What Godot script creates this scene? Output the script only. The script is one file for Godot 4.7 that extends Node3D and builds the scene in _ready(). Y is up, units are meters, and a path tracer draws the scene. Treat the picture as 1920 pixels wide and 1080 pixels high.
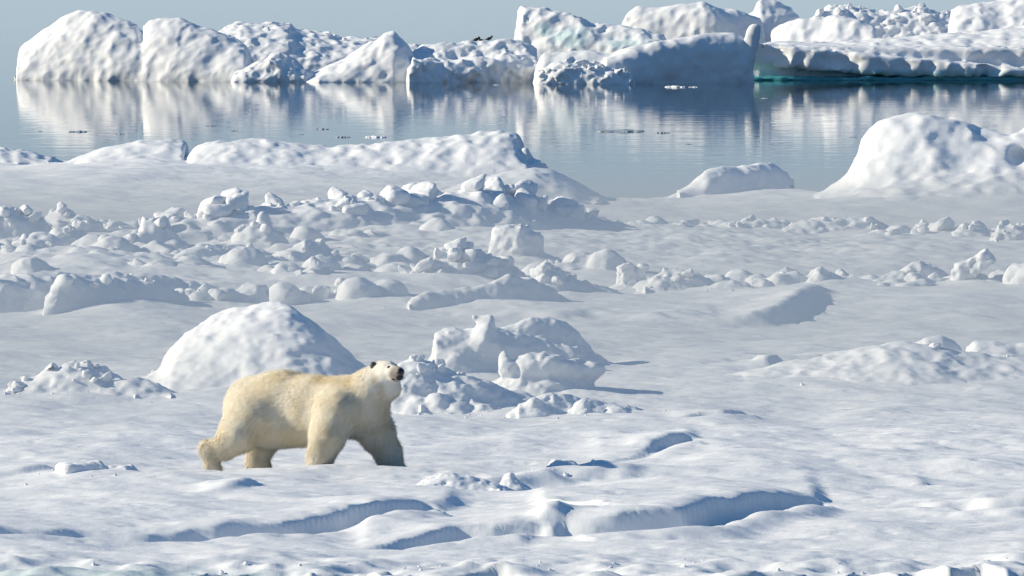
extends Node3D
# A polar bear walking over a snow covered ice floe, still water and old ice behind it.
# Sizes were read off the photograph: 1920 x 1080 pixels, focal length F pixels, horizon HORIZON pixels above the top edge.
const F := 11200.0
const EYE := 6.1
const HORIZON := -100.0
const SEA := -0.25
const PITCH := 3.27056

var M := {}
var jobs := []
var results := []
var taken := {}
var lump: FastNoiseLite
var grit: FastNoiseLite
var cells: FastNoiseLite

func _ready() -> void:
	camera_and_light()
	noises()
	materials()
	water()
	bear()
	chunk_meshes()
	describe_things()
	floe()
	run_jobs()
	seabirds()
	drifting_ice()
	mist()
	crumbs()

# ------------------------------------------------------------------ camera, sky, sun
func camera_and_light() -> void:
	var cam := Camera3D.new()
	cam.name = "camera"
	cam.fov = rad_to_deg(2.0 * atan(540.0 / F))
	cam.near = 1.0
	cam.far = 30000.0
	add_child(cam)
	cam.position = Vector3(0, EYE, 0)
	cam.rotation_degrees = Vector3(-PITCH, 0, 0)
	cam.current = true
	var sky_look := ProceduralSkyMaterial.new()
	sky_look.sky_top_color = Color(0.05, 0.15, 0.33).linear_to_srgb()
	sky_look.sky_horizon_color = Color(0.49, 0.60, 0.66).linear_to_srgb()
	sky_look.sky_curve = 0.07
	sky_look.ground_horizon_color = Color(0.49, 0.60, 0.66).linear_to_srgb()
	sky_look.ground_bottom_color = Color(0.10, 0.16, 0.22).linear_to_srgb()
	sky_look.sun_angle_max = 6.0
	var sky := Sky.new()
	sky.sky_material = sky_look
	var env := Environment.new()
	env.background_mode = Environment.BG_SKY
	env.sky = sky
	env.tonemap_mode = Environment.TONE_MAPPER_LINEAR
	env.tonemap_exposure = 1.05
	env.volumetric_fog_enabled = true
	env.volumetric_fog_density = 0.0
	env.sdfgi_enabled = true
	env.ssao_enabled = true
	env.ssil_enabled = true
	var we := WorldEnvironment.new()
	we.name = "environment"
	we.environment = env
	add_child(we)
	var sun := DirectionalLight3D.new()
	sun.name = "sun"
	sun.light_color = Color(1.0, 0.955, 0.865)
	sun.light_energy = 1.6
	sun.light_angular_distance = 0.53
	sun.shadow_enabled = true
	add_child(sun)
	var el := deg_to_rad(24.5)
	var az := deg_to_rad(-1.0)         # from the left, square to the view
	var towards := -Vector3(-cos(el) * cos(az), sin(el), cos(el) * sin(az))
	sun.look_at_from_position(Vector3.ZERO, towards, Vector3.UP)

# ------------------------------------------------------------------ small helpers
func ground(px: float, py: float, h := 0.0) -> Vector3:
	var d := (EYE - h) * F / (py - HORIZON)
	return Vector3((px - 960.0) * d / F, h, -d)

func numbered(called: String) -> String:
	var n: int = taken.get(called, 0)
	taken[called] = n + 1
	return called if n == 0 else "%s_%03d" % [called, n]

func tag(o: Node, label: String, category: String, group := "", kind := "") -> void:
	if label != "":
		o.set_meta("label", label)
	if category != "":
		o.set_meta("category", category)
	if group != "":
		o.set_meta("group", group)
	if kind != "":
		o.set_meta("kind", kind)

func noises() -> void:
	lump = FastNoiseLite.new()
	lump.seed = 7
	lump.noise_type = FastNoiseLite.TYPE_SIMPLEX_SMOOTH
	lump.frequency = 1.0
	lump.fractal_type = FastNoiseLite.FRACTAL_FBM
	lump.fractal_octaves = 3
	grit = FastNoiseLite.new()
	grit.seed = 21
	grit.noise_type = FastNoiseLite.TYPE_SIMPLEX_SMOOTH
	grit.frequency = 1.0
	grit.fractal_type = FastNoiseLite.FRACTAL_FBM
	grit.fractal_octaves = 2
	cells = FastNoiseLite.new()
	cells.seed = 5
	cells.noise_type = FastNoiseLite.TYPE_CELLULAR
	cells.frequency = 1.0
	cells.fractal_type = FastNoiseLite.FRACTAL_NONE
	cells.cellular_return_type = FastNoiseLite.RETURN_DISTANCE
	cells.cellular_jitter = 0.95

func noise_map(freq: float, octaves: int, bump: float, sd: int, size := 512) -> NoiseTexture2D:
	var n := FastNoiseLite.new()
	n.seed = sd
	n.noise_type = FastNoiseLite.TYPE_SIMPLEX_SMOOTH
	n.frequency = freq
	n.fractal_octaves = octaves
	var t := NoiseTexture2D.new()
	t.width = size
	t.height = size
	t.seamless = true
	t.noise = n
	if bump > 0.0:
		t.as_normal_map = true
		t.bump_strength = bump
	return t

func tone_map(lo: Color, hi: Color, freq: float, sd: int) -> NoiseTexture2D:
	var t := noise_map(freq, 4, 0.0, sd)
	var r := Gradient.new()
	r.set_color(0, lo.linear_to_srgb())
	r.set_color(1, hi.linear_to_srgb())
	t.color_ramp = r
	return t

func materials() -> void:
	var snow := StandardMaterial3D.new()
	snow.albedo_texture = tone_map(Color(0.78, 0.80, 0.82), Color(0.87, 0.875, 0.88), 0.012, 3)
	snow.roughness = 0.8
	snow.metallic_specular = 0.2
	snow.normal_enabled = true
	snow.normal_texture = noise_map(0.02, 4, 5.0, 11)
	snow.normal_scale = 0.26
	snow.uv1_triplanar = true
	snow.uv1_world_triplanar = true
	snow.uv1_scale = Vector3(0.55, 0.55, 0.55)
	M.snow = snow
	var sheet: StandardMaterial3D = snow.duplicate()
	sheet.vertex_color_use_as_albedo = true
	M.sheet = sheet
	var berg: StandardMaterial3D = snow.duplicate()
	berg.uv1_scale = Vector3(0.19, 0.19, 0.19)
	berg.normal_scale = 0.15
	berg.vertex_color_use_as_albedo = true
	M.berg = berg
	var wet := StandardMaterial3D.new()
	wet.albedo_color = Color(0.06, 0.30, 0.32).linear_to_srgb()
	wet.roughness = 0.3
	M.wet = wet
	var sea := StandardMaterial3D.new()
	sea.albedo_color = Color(0.012, 0.035, 0.05).linear_to_srgb()
	sea.roughness = 0.02
	sea.metallic_specular = 0.5
	sea.normal_enabled = true
	sea.normal_texture = noise_map(0.012, 4, 4.0, 31)
	sea.normal_scale = 0.048
	sea.uv1_triplanar = true
	sea.uv1_world_triplanar = true
	sea.uv1_scale = Vector3(0.035, 0.05, 0.13)
	M.sea = sea
	var brash := StandardMaterial3D.new()
	brash.albedo_texture = tone_map(Color(0.22, 0.27, 0.30), Color(0.55, 0.58, 0.60), 0.03, 14)
	brash.roughness = 0.5
	brash.uv1_triplanar = true
	M.brash = brash
	var fur := StandardMaterial3D.new()
	fur.vertex_color_use_as_albedo = true
	fur.roughness = 0.9
	fur.metallic_specular = 0.15
	M.fur = fur
	var black := StandardMaterial3D.new()
	black.albedo_color = Color(0.012, 0.011, 0.012).linear_to_srgb()
	black.roughness = 0.4
	M.black = black
	var skin := StandardMaterial3D.new()
	skin.albedo_color = Color(0.10, 0.085, 0.075).linear_to_srgb()
	skin.roughness = 0.6
	M.skin = skin
	var plume := StandardMaterial3D.new()
	plume.albedo_color = Color(0.03, 0.03, 0.035).linear_to_srgb()
	plume.roughness = 0.7
	M.plume = plume

# ------------------------------------------------------------------ solid shapes: fields meshed as surface nets
# kinds: 0 ellipsoid, 1 rounded box, 2 tapered capsule, 3 ridge with a drawn crest, 10+ takes away
func field(pr: Array, k: float, p: Vector3) -> float:
	var d := 1e3
	var k_all := k
	for q: PackedFloat32Array in pr:
		var t := int(q[0])
		var e := 0.0
		k = q[10] if t == 2 and q.size() > 10 else k_all
		if t == 0:
			if absf(p.x - q[1]) - q[4] > d + k:
				continue
		elif t == 2:
			if minf(q[1] - q[4], q[5] - q[8]) - p.x > d + k or p.x - maxf(q[1] + q[4], q[5] + q[8]) > d + k:
				continue
		match t % 10:
			0:
				var v := Vector3(p.x - q[1], p.y - q[2], p.z - q[3])
				var r := Vector3(q[4], q[5], q[6])
				var a := v / r
				var k0 := a.length()
				e = k0 * (k0 - 1.0) / maxf((a / r).length(), 1e-6)
			1:
				var v := Vector3(p.x - q[1], p.y - q[2], p.z - q[3])
				if q[9] != 0.0:
					var c := q[9]
					var s := q[10]
					v = Vector3(v.x * c + v.z * s, v.y, -v.x * s + v.z * c)
				if q[11] != 0.0:
					var c2 := q[11]
					var s2 := q[12]
					v = Vector3(v.x * c2 + v.y * s2, -v.x * s2 + v.y * c2, v.z)
				var b := v.abs() - Vector3(q[4] - q[7], q[5] - q[7], q[6] - q[7])
				e = Vector3(maxf(b.x, 0), maxf(b.y, 0), maxf(b.z, 0)).length() + minf(maxf(b.x, maxf(b.y, b.z)), 0.0) - q[7]
			2:
				var a := Vector3(q[1], q[2], q[3])
				var ab := Vector3(q[5], q[6], q[7]) - a
				var ap := p - a
				ap.z *= q[9]
				ab.z *= q[9]
				var h := clampf(ap.dot(ab) / ab.length_squared(), 0.0, 1.0)
				e = (ap - ab * h).length() - lerpf(q[4], q[8], h)
			3:
				var n := int(q[3])
				var u := (p.x - q[1]) / q[2]
				var i := int(floorf(u))
				var h := 0.0
				var slope := q[8] * q[8]
				if i >= 0 and i < n - 1:
					h = lerpf(q[9 + i], q[10 + i], u - i)
					var up := clampf((q[10 + i] - q[9 + i]) / q[2], -4.0, 4.0)
					slope += up * up * minf(maxf(p.y, 0.0) / maxf(h, 0.02), 1.0)
				elif i < 0:
					h = -q[2] * (-u)
				else:
					h = -q[2] * (u - n + 1)
				var z := p.z - q[4] - q[8] * (p.x - q[1])
				var rz := q[5] if z > 0 else q[6]
				if h < 0.02:
					e = Vector3(minf(h - 0.02, 0.0), maxf(p.y, 0.0), maxf(absf(z) - rz * 0.45, 0.0)).length() + 0.01
				else:
					rz *= minf(1.0, 0.45 + h * 0.9)
					var w := q[7]
					var yy := maxf(p.y, 0.0) / h
					var zz := absf(z) / rz
					var ya := pow(yy, w - 1.0)
					var za := pow(zz, w - 1.0)
					var sum := maxf(ya * yy + za * zz, 1e-5)
					var qq := pow(sum, 1.0 / w)
					e = (qq - 1.0) / maxf(sqrt(ya * ya / (h * h) + za * za / (rz * rz)) * qq / sum, 0.2) / sqrt(1.0 + slope)
			4:
				var v := Vector3(p.x - q[1], p.y - q[2], p.z - q[3])
				e = -1e3
				for i in int(q[4]):
					var g := v.x * q[5 + i * 4] + v.y * q[6 + i * 4] + v.z * q[7 + i * 4] - q[8 + i * 4]
					var u := maxf(0.5 - absf(e - g), 0.0) / 0.5
					e = maxf(e, g) + u * u * 0.125
		if t < 10:
			if d > 900.0:
				d = e
			else:
				var hh := maxf(k - absf(d - e), 0.0) / k
				d = minf(d, e) - hh * hh * k * 0.25
		else:
			var hh2 := maxf(k - absf(d + e), 0.0) / k
			d = maxf(d, -e) + hh2 * hh2 * k * 0.25
	return d

func full_field(j: Dictionary, p: Vector3) -> float:
	var a: float = j.amp
	var w := p
	if j.warp > 0.0:
		var pw: Vector3 = (p + j.off) / j.wavelength * 0.6
		w += Vector3(lump.get_noise_3dv(pw), 0.4 * lump.get_noise_3dv(pw + Vector3(31, 7, 3)), lump.get_noise_3dv(pw + Vector3(5, 17, 43))) * j.warp
	var d := field(j.prims, j.k, w)
	if absf(d) < a * 2.5 + j.carve * 1.5 + 0.02:
		var q: Vector3 = (p + j.off) / j.wavelength
		d += a * lump.get_noise_3dv(q)
		if j.carve > 0.0:
			d += j.carve * (absf(lump.get_noise_3dv(q * 0.85 + Vector3(3, 11, 7))) * 1.6 - 0.25)
		d += a * 0.12 * grit.get_noise_3dv(q * 3.3)
		if j.rubble > 0.0:
			var m := clampf(0.55 + 1.3 * lump.get_noise_3dv(q * 0.45 + Vector3(9, 4, 1)), 0.1, 1.1)
			var wq := q * 1.05 + Vector3(1, 0.6, -0.8) * (0.55 * grit.get_noise_3dv(q * 0.9))
			d += j.rubble * m * (cells.get_noise_3dv(wq) + 0.45)
	if j.flare > 0.0:
		d -= j.flare * exp(-maxf(p.y, 0.0) / j.flare * 2.2)
	return maxf(d, j.floor_y - p.y)

func make_net(j: Dictionary) -> Array:
	if not j.has("flare"):
		j.flare = 0.0
	if not j.has("carve"):
		j.carve = 0.0
	var lo: Vector3 = j.lo
	var hi: Vector3 = j.hi
	var cell: float = j.cell
	var nx := int(ceil((hi.x - lo.x) / cell)) + 1
	var ny := int(ceil((hi.y - lo.y) / cell)) + 1
	var nz := int(ceil((hi.z - lo.z) / cell)) + 1
	var val := PackedFloat32Array()
	val.resize(nx * ny * nz)
	val.fill(1.0)
	var B := 4
	var sxy := nx * ny
	var active := PackedInt32Array()
	var reach: float = B * cell * 0.87 * (1.65 if int(j.prims[0][0]) == 3 else 1.25 if int(j.prims[0][0]) == 2 else 1.7) + j.amp + j.carve + j.rubble * 0.6 + j.warp * 0.8
	for bz in range(0, nz, B):
		for by in range(0, ny, B):
			for bx in range(0, nx, B):
				var mid := lo + Vector3(bx + B * 0.5, by + B * 0.5, bz + B * 0.5) * cell
				var d := maxf(field(j.prims, j.k, mid) - (j.flare * exp(-maxf(mid.y - B * cell * 0.5, 0.0) / j.flare * 2.2) if j.flare > 0.0 else 0.0), j.floor_y - mid.y)
				if d > reach:
					continue
				var ex := mini(bx + B, nx)
				var ey := mini(by + B, ny)
				var ez := mini(bz + B, nz)
				if d < -reach:
					for z in range(bz, ez):
						for y in range(by, ey):
							for x in range(bx, ex):
								val[x + y * nx + z * sxy] = -1.0
					continue
				active.append_array([bx, by, bz])
				for z in range(bz, ez):
					for y in range(by, ey):
						for x in range(bx, ex):
							val[x + y * nx + z * sxy] = full_field(j, lo + Vector3(x, y, z) * cell)
	var verts := PackedVector3Array()
	var idx := {}
	var at := PackedInt32Array()
	for a in range(0, active.size(), 3):
		for z in range(active[a + 2], mini(active[a + 2] + B, nz - 1)):
			for y in range(active[a + 1], mini(active[a + 1] + B, ny - 1)):
				for x in range(active[a], mini(active[a] + B, nx - 1)):
					var b := x + y * nx + z * sxy
					var v0 := val[b]
					var v1 := val[b + 1]
					var v2 := val[b + nx]
					var v3 := val[b + nx + 1]
					var v4 := val[b + sxy]
					var v5 := val[b + sxy + 1]
					var v6 := val[b + sxy + nx]
					var v7 := val[b + sxy + nx + 1]
					var neg := int(v0 < 0) + int(v1 < 0) + int(v2 < 0) + int(v3 < 0) + int(v4 < 0) + int(v5 < 0) + int(v6 < 0) + int(v7 < 0)
					if neg == 0 or neg == 8:
						continue
					var s := Vector3.ZERO
					var c := 0
					if (v0 < 0) != (v1 < 0): s += Vector3(v0 / (v0 - v1), 0, 0); c += 1
					if (v2 < 0) != (v3 < 0): s += Vector3(v2 / (v2 - v3), 1, 0); c += 1
					if (v4 < 0) != (v5 < 0): s += Vector3(v4 / (v4 - v5), 0, 1); c += 1
					if (v6 < 0) != (v7 < 0): s += Vector3(v6 / (v6 - v7), 1, 1); c += 1
					if (v0 < 0) != (v2 < 0): s += Vector3(0, v0 / (v0 - v2), 0); c += 1
					if (v1 < 0) != (v3 < 0): s += Vector3(1, v1 / (v1 - v3), 0); c += 1
					if (v4 < 0) != (v6 < 0): s += Vector3(0, v4 / (v4 - v6), 1); c += 1
					if (v5 < 0) != (v7 < 0): s += Vector3(1, v5 / (v5 - v7), 1); c += 1
					if (v0 < 0) != (v4 < 0): s += Vector3(0, 0, v0 / (v0 - v4)); c += 1
					if (v1 < 0) != (v5 < 0): s += Vector3(1, 0, v1 / (v1 - v5)); c += 1
					if (v2 < 0) != (v6 < 0): s += Vector3(0, 1, v2 / (v2 - v6)); c += 1
					if (v3 < 0) != (v7 < 0): s += Vector3(1, 1, v3 / (v3 - v7)); c += 1
					idx[b] = verts.size()
					at.append(b)
					verts.append(lo + (Vector3(x, y, z) + s / c) * cell)
	var tri := PackedInt32Array()
	var steps := [1, nx, sxy]
	for n in at.size():
		var b := at[n]
		for ax in 3:
			var st: int = steps[ax]
			var u: int = steps[(ax + 1) % 3]
			var w: int = steps[(ax + 2) % 3]
			if b + st >= val.size():
				continue
			var inside := val[b] < 0
			if inside == (val[b + st] < 0):
				continue
			var p1: int = idx.get(b - u, -1)
			var p2: int = idx.get(b - u - w, -1)
			var p3: int = idx.get(b - w, -1)
			if p1 < 0 or p2 < 0 or p3 < 0:
				continue
			if inside:
				tri.append_array([n, p2, p1, n, p3, p2])
			else:
				tri.append_array([n, p1, p2, n, p2, p3])
	var nor := PackedVector3Array()
	nor.resize(verts.size())
	for t in range(0, tri.size(), 3):
		var a := verts[tri[t]]
		var c := (verts[tri[t + 2]] - a).cross(verts[tri[t + 1]] - a)
		nor[tri[t]] += c
		nor[tri[t + 1]] += c
		nor[tri[t + 2]] += c
	for n in nor.size():
		nor[n] = nor[n].normalized()
	var arr := []
	arr.resize(Mesh.ARRAY_MAX)
	arr[Mesh.ARRAY_VERTEX] = verts
	arr[Mesh.ARRAY_NORMAL] = nor
	arr[Mesh.ARRAY_INDEX] = tri
	if j.has("tints"):
		var col := PackedColorArray()
		col.resize(verts.size())
		for n in verts.size():
			var c := Color(1, 1, 1)
			for t: Array in j.tints:
				var v: Vector3 = (verts[n] - t[0]) / t[1]
				var wgt: float = 1.15 - v.length() + 0.5 * lump.get_noise_3dv((verts[n] + j.off) / j.wavelength * 1.7)
				c = c.lerp(t[2], clampf(wgt * 2.2, 0.0, 1.0))
			col[n] = c
		arr[Mesh.ARRAY_COLOR] = col
	return arr

func run_one(n: int) -> void:
	results[n] = make_net(jobs[n])

func run_jobs() -> void:
	results.resize(jobs.size())
	var id := WorkerThreadPool.add_group_task(run_one, jobs.size(), -1, true)
	WorkerThreadPool.wait_for_group_task_completion(id)
	for n in jobs.size():
		var j: Dictionary = jobs[n]
		var arr: Array = results[n]
		if (arr[Mesh.ARRAY_VERTEX] as PackedVector3Array).is_empty():
			print("EMPTY ", j.name)
			continue
		if j.has("after"):
			j.after.call(arr, j)
			continue
		var me := ArrayMesh.new()
		me.add_surface_from_arrays(Mesh.PRIMITIVE_TRIANGLES, arr)
		j.node.mesh = me
		j.node.material_override = j.mat

# A thing of snow or ice, drawn in photograph pixels and built in metres at its own distance.
# o: base [x, y] on the ground, prims with pixel numbers, lump (amplitude), wave (length), rubble, k, cell
func ice(called: String, label: String, category: String, base: Array, prims: Array, o := {}) -> MeshInstance3D:
	var h: float = o.get("level", 0.0)
	var foot := ground(base[0], base[1], h)
	var s := -foot.z / F
	var bx: float = base[0]
	var by: float = base[1]
	var out := []
	var lo := Vector3(1e6, 0, 1e6)
	var hi := Vector3(-1e6, 0, -1e6)
	for p: Array in prims:
		var q := PackedFloat32Array()
		var a := Vector3.ZERO
		var b := Vector3.ZERO
		var kind: String = p[0]
		var cut := 10.0 if kind.begins_with("-") else 0.0
		match kind.trim_prefix("-"):
			"e":
				var c := Vector3((p[1] - bx) * s, (by - p[2]) * s, p[3] * s)
				var r := Vector3(p[4], p[5], p[6]) * s
				q = PackedFloat32Array([0 + cut, c.x, c.y, c.z, r.x, r.y, r.z])
				a = c - r
				b = c + r
			"b":
				var c := Vector3((p[1] - bx) * s, (by - p[2]) * s, p[3] * s)
				var r := Vector3(p[4], p[5], p[6]) * s
				var ry := deg_to_rad(p[8])
				var rz := deg_to_rad(p[9])
				q = PackedFloat32Array([1 + cut, c.x, c.y, c.z, r.x, r.y, r.z, p[7] * s, 0, cos(ry), -sin(ry), cos(rz), sin(rz)])
				var big := r.length()
				a = c - Vector3(big, minf(big, maxf(r.x, r.y) * 1.2), big)
				b = c + Vector3(big, minf(big, maxf(r.x, r.y) * 1.2), big)
			"c":
				var c := Vector3((p[1] - bx) * s, (by - p[2]) * s, p[3] * s)
				var d := Vector3((p[5] - bx) * s, (by - p[6]) * s, p[7] * s)
				q = PackedFloat32Array([2 + cut, c.x, c.y, c.z, p[4] * s, d.x, d.y, d.z, p[8] * s, 1.0])
				var r: float = maxf(p[4], p[8]) * s
				a = c.min(d) - Vector3.ONE * r
				b = c.max(d) + Vector3.ONE * r
			"r":
				var line: Array = p[1]
				var x0: float = line[0][0]
				var x1: float = line[-1][0]
				var n := 96
				var dx := (x1 - x0) / (n - 1)
				q = PackedFloat32Array([3 + cut, (x0 - bx) * s, dx * s, n, p[2] * s, p[3] * s, p[4] * s, p[5] if h != 0.0 else maxf(1.3, p[5] * 0.82), p[6] if p.size() > 6 else 0.0])
				var top := 0.0
				var seg := 0
				for i in n:
					var x := x0 + dx * i
					while seg < line.size() - 2 and x > line[seg + 1][0]:
						seg += 1
					var t: float = clampf((x - line[seg][0]) / maxf(line[seg + 1][0] - line[seg][0], 0.01), 0, 1)
					var hh: float = (by - lerpf(line[seg][1], line[seg + 1][1], t)) * s
					q.append(hh)
					top = maxf(top, hh)
				var zc: float = p[2] * s
				var slide: float = q[8] * (x1 - x0) * s
				a = Vector3((x0 - bx) * s, 0, zc - p[4] * s + minf(slide, 0.0))
				b = Vector3((x1 - bx) * s, top, zc + p[3] * s + maxf(slide, 0.0))
		out.append(q)
		if cut == 0.0:
			lo = lo.min(a)
			hi = hi.max(b)
	var amp: float = o.get("lump", 5.0) * s
	var rub: float = o.get("rubble", 0.0) * s
	var cell: float = (1.35 if h != 0.0 else 1.6) * o.get("cell", 2.8) * s
	var flare: float = 0.0 if h != 0.0 else o.get("flare", 26.0) * s
	var pad := flare * 1.7 + amp * 1.3 + rub * 0.6 + cell * 3.0
	var floor_y := -20.0       # left open below the ground
	lo.y = -maxf(0.42, o.get("sink", 14.0) * s)
	var j := {
		"name": called, "prims": out, "k": maxf(o.get("k", 10.0) * s, 0.001), "amp": amp, "rubble": rub, "wavelength": o.get("wave", 40.0) * s,
		"warp": o.get("warp", 4.0) * s, "off": Vector3(foot.x * 3.1, 0.0, foot.z * 1.7), "floor_y": floor_y, "flare": flare, "carve": o.get("carve", 0.0) * s,
		"lo": lo - Vector3(pad, 0, pad), "hi": hi + Vector3.ONE * pad, "cell": cell,
	}
	if o.has("tints"):
		var tints := []
		for t: Array in o.tints:
			tints.append([Vector3((t[0] - bx) * s, (by - t[1]) * s, t[2] * s), Vector3(t[3], t[4], t[5]) * s, t[6]])
		j.tints = tints
	elif o.get("mat", "snow") == "berg":
		j.tints = []
	var me := MeshInstance3D.new()
	me.name = numbered(called)
	tag(me, label, category, o.get("group", ""))
	add_child(me)
	me.position = foot + Vector3(0, o.get("lift", 0.0), 0)
	j.node = me
	j.mat = M[o.get("mat", "snow")]
	jobs.append(j)
	if o.get("blocks", 0) > 0 and prims[0][0] == "r":
		var sz: Array = o.get("sizes", [4.0, 13.0])
		strew(me, base, prims[0][1], o.blocks, sz, int(base[0] * 7 + base[1]) + 5000, float(prims[0][3]) * 0.8, float(prims[0][6]) if prims[0].size() > 6 else 0.0, float(prims[0][2]))
	if h == 0.0 and not o.get("bare", false):
		var wide := hi.x - lo.x
		drifts.append([foot.x + (hi.x + lo.x) * 0.5, foot.z + (hi.z + lo.z) * 0.5 + (hi.z - lo.z) * 0.1, wide * 0.6, (hi.z - lo.z) * 0.62, minf(hi.y * o.get("drift", 0.2), 0.5)])
	return me

var drifts := []

# broken ice: a few angular blocks, shared by all the places where blocks lie
var chunks := []

func chunk_meshes() -> void:
	var rng := RandomNumberGenerator.new()
	rng.seed = 12
	for v in 8:
		var q := PackedFloat32Array([4, 0, 0, 0, 11])
		for i in 11:
			var n := Vector3(rng.randf_range(-1, 1), rng.randf_range(-1, 1), rng.randf_range(-1, 1))
			if i < 6:
				n = [Vector3.UP, Vector3.DOWN, Vector3.LEFT, Vector3.RIGHT, Vector3.FORWARD, Vector3.BACK][i] + n * 0.35
			n = n.normalized()
			q.append_array([n.x, n.y, n.z, rng.randf_range(0.7, 1.1) if i < 6 else rng.randf_range(0.85, 1.1)])
		var j := {"name": "chunk", "prims": [q], "k": 0.1, "amp": 0.10, "rubble": 0.0, "wavelength": 0.9, "warp": 0.12, "off": Vector3(v * 11.0, 3, 5), "floor_y": -3.0, "lo": Vector3.ONE * -1.5, "hi": Vector3.ONE * 1.5, "cell": 0.14}
		var m := ArrayMesh.new()
		m.add_surface_from_arrays(Mesh.PRIMITIVE_TRIANGLES, make_net(j))
		chunks.append(m)

# blocks frozen into a ridge: parts of it, strewn along its crest line
func strew(ridge: MeshInstance3D, base: Array, line: Array, count: int, sizes: Array, sd: int, deep := 60.0, lean := 0.0, mid := 0.0) -> void:
	var s := -ridge.position.z / F
	var rng := RandomNumberGenerator.new()
	rng.seed = sd
	for n in count:
		var x := rng.randf_range(line[0][0] + 6.0, line[-1][0] - 6.0)
		var y: float = base[1]
		for i in line.size() - 1:
			if x >= line[i][0] and x <= line[i + 1][0]:
				y = lerpf(line[i][1], line[i + 1][1], (x - line[i][0]) / maxf(line[i + 1][0] - line[i][0], 0.01))
		var r := rng.randf()
		var size := lerpf(sizes[0], sizes[1], r * r)
		var front := rng.randf_range(-0.5, 1.0)
		var high: float = (base[1] - y) * sqrt(maxf(0.05, 1.0 - front * front * 0.9)) * 0.97
		var me := MeshInstance3D.new()
		me.name = "block"
		me.mesh = chunks[rng.randi() % 8]
		me.material_override = M.snow
		ridge.add_child(me, true)
		me.position = Vector3((x - base[0]) * s, high * s + size * s * rng.randf_range(0.0, 0.55), (mid + front * deep + lean * (x - line[0][0])) * s)
		me.rotation = Vector3(rng.randf_range(-0.5, 0.5), rng.randf_range(0, TAU), rng.randf_range(-0.5, 0.5))
		me.scale = Vector3(1.0, rng.randf_range(0.55, 0.95), rng.randf_range(0.7, 1.0)) * size * s

func describe_things() -> void:
	bergs()
	back_of_floe()
	middle_of_floe()
	left_rubble()
	belts()
	front_of_floe()

const TURQUOISE := Color(0.76, 0.91, 0.92)

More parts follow.
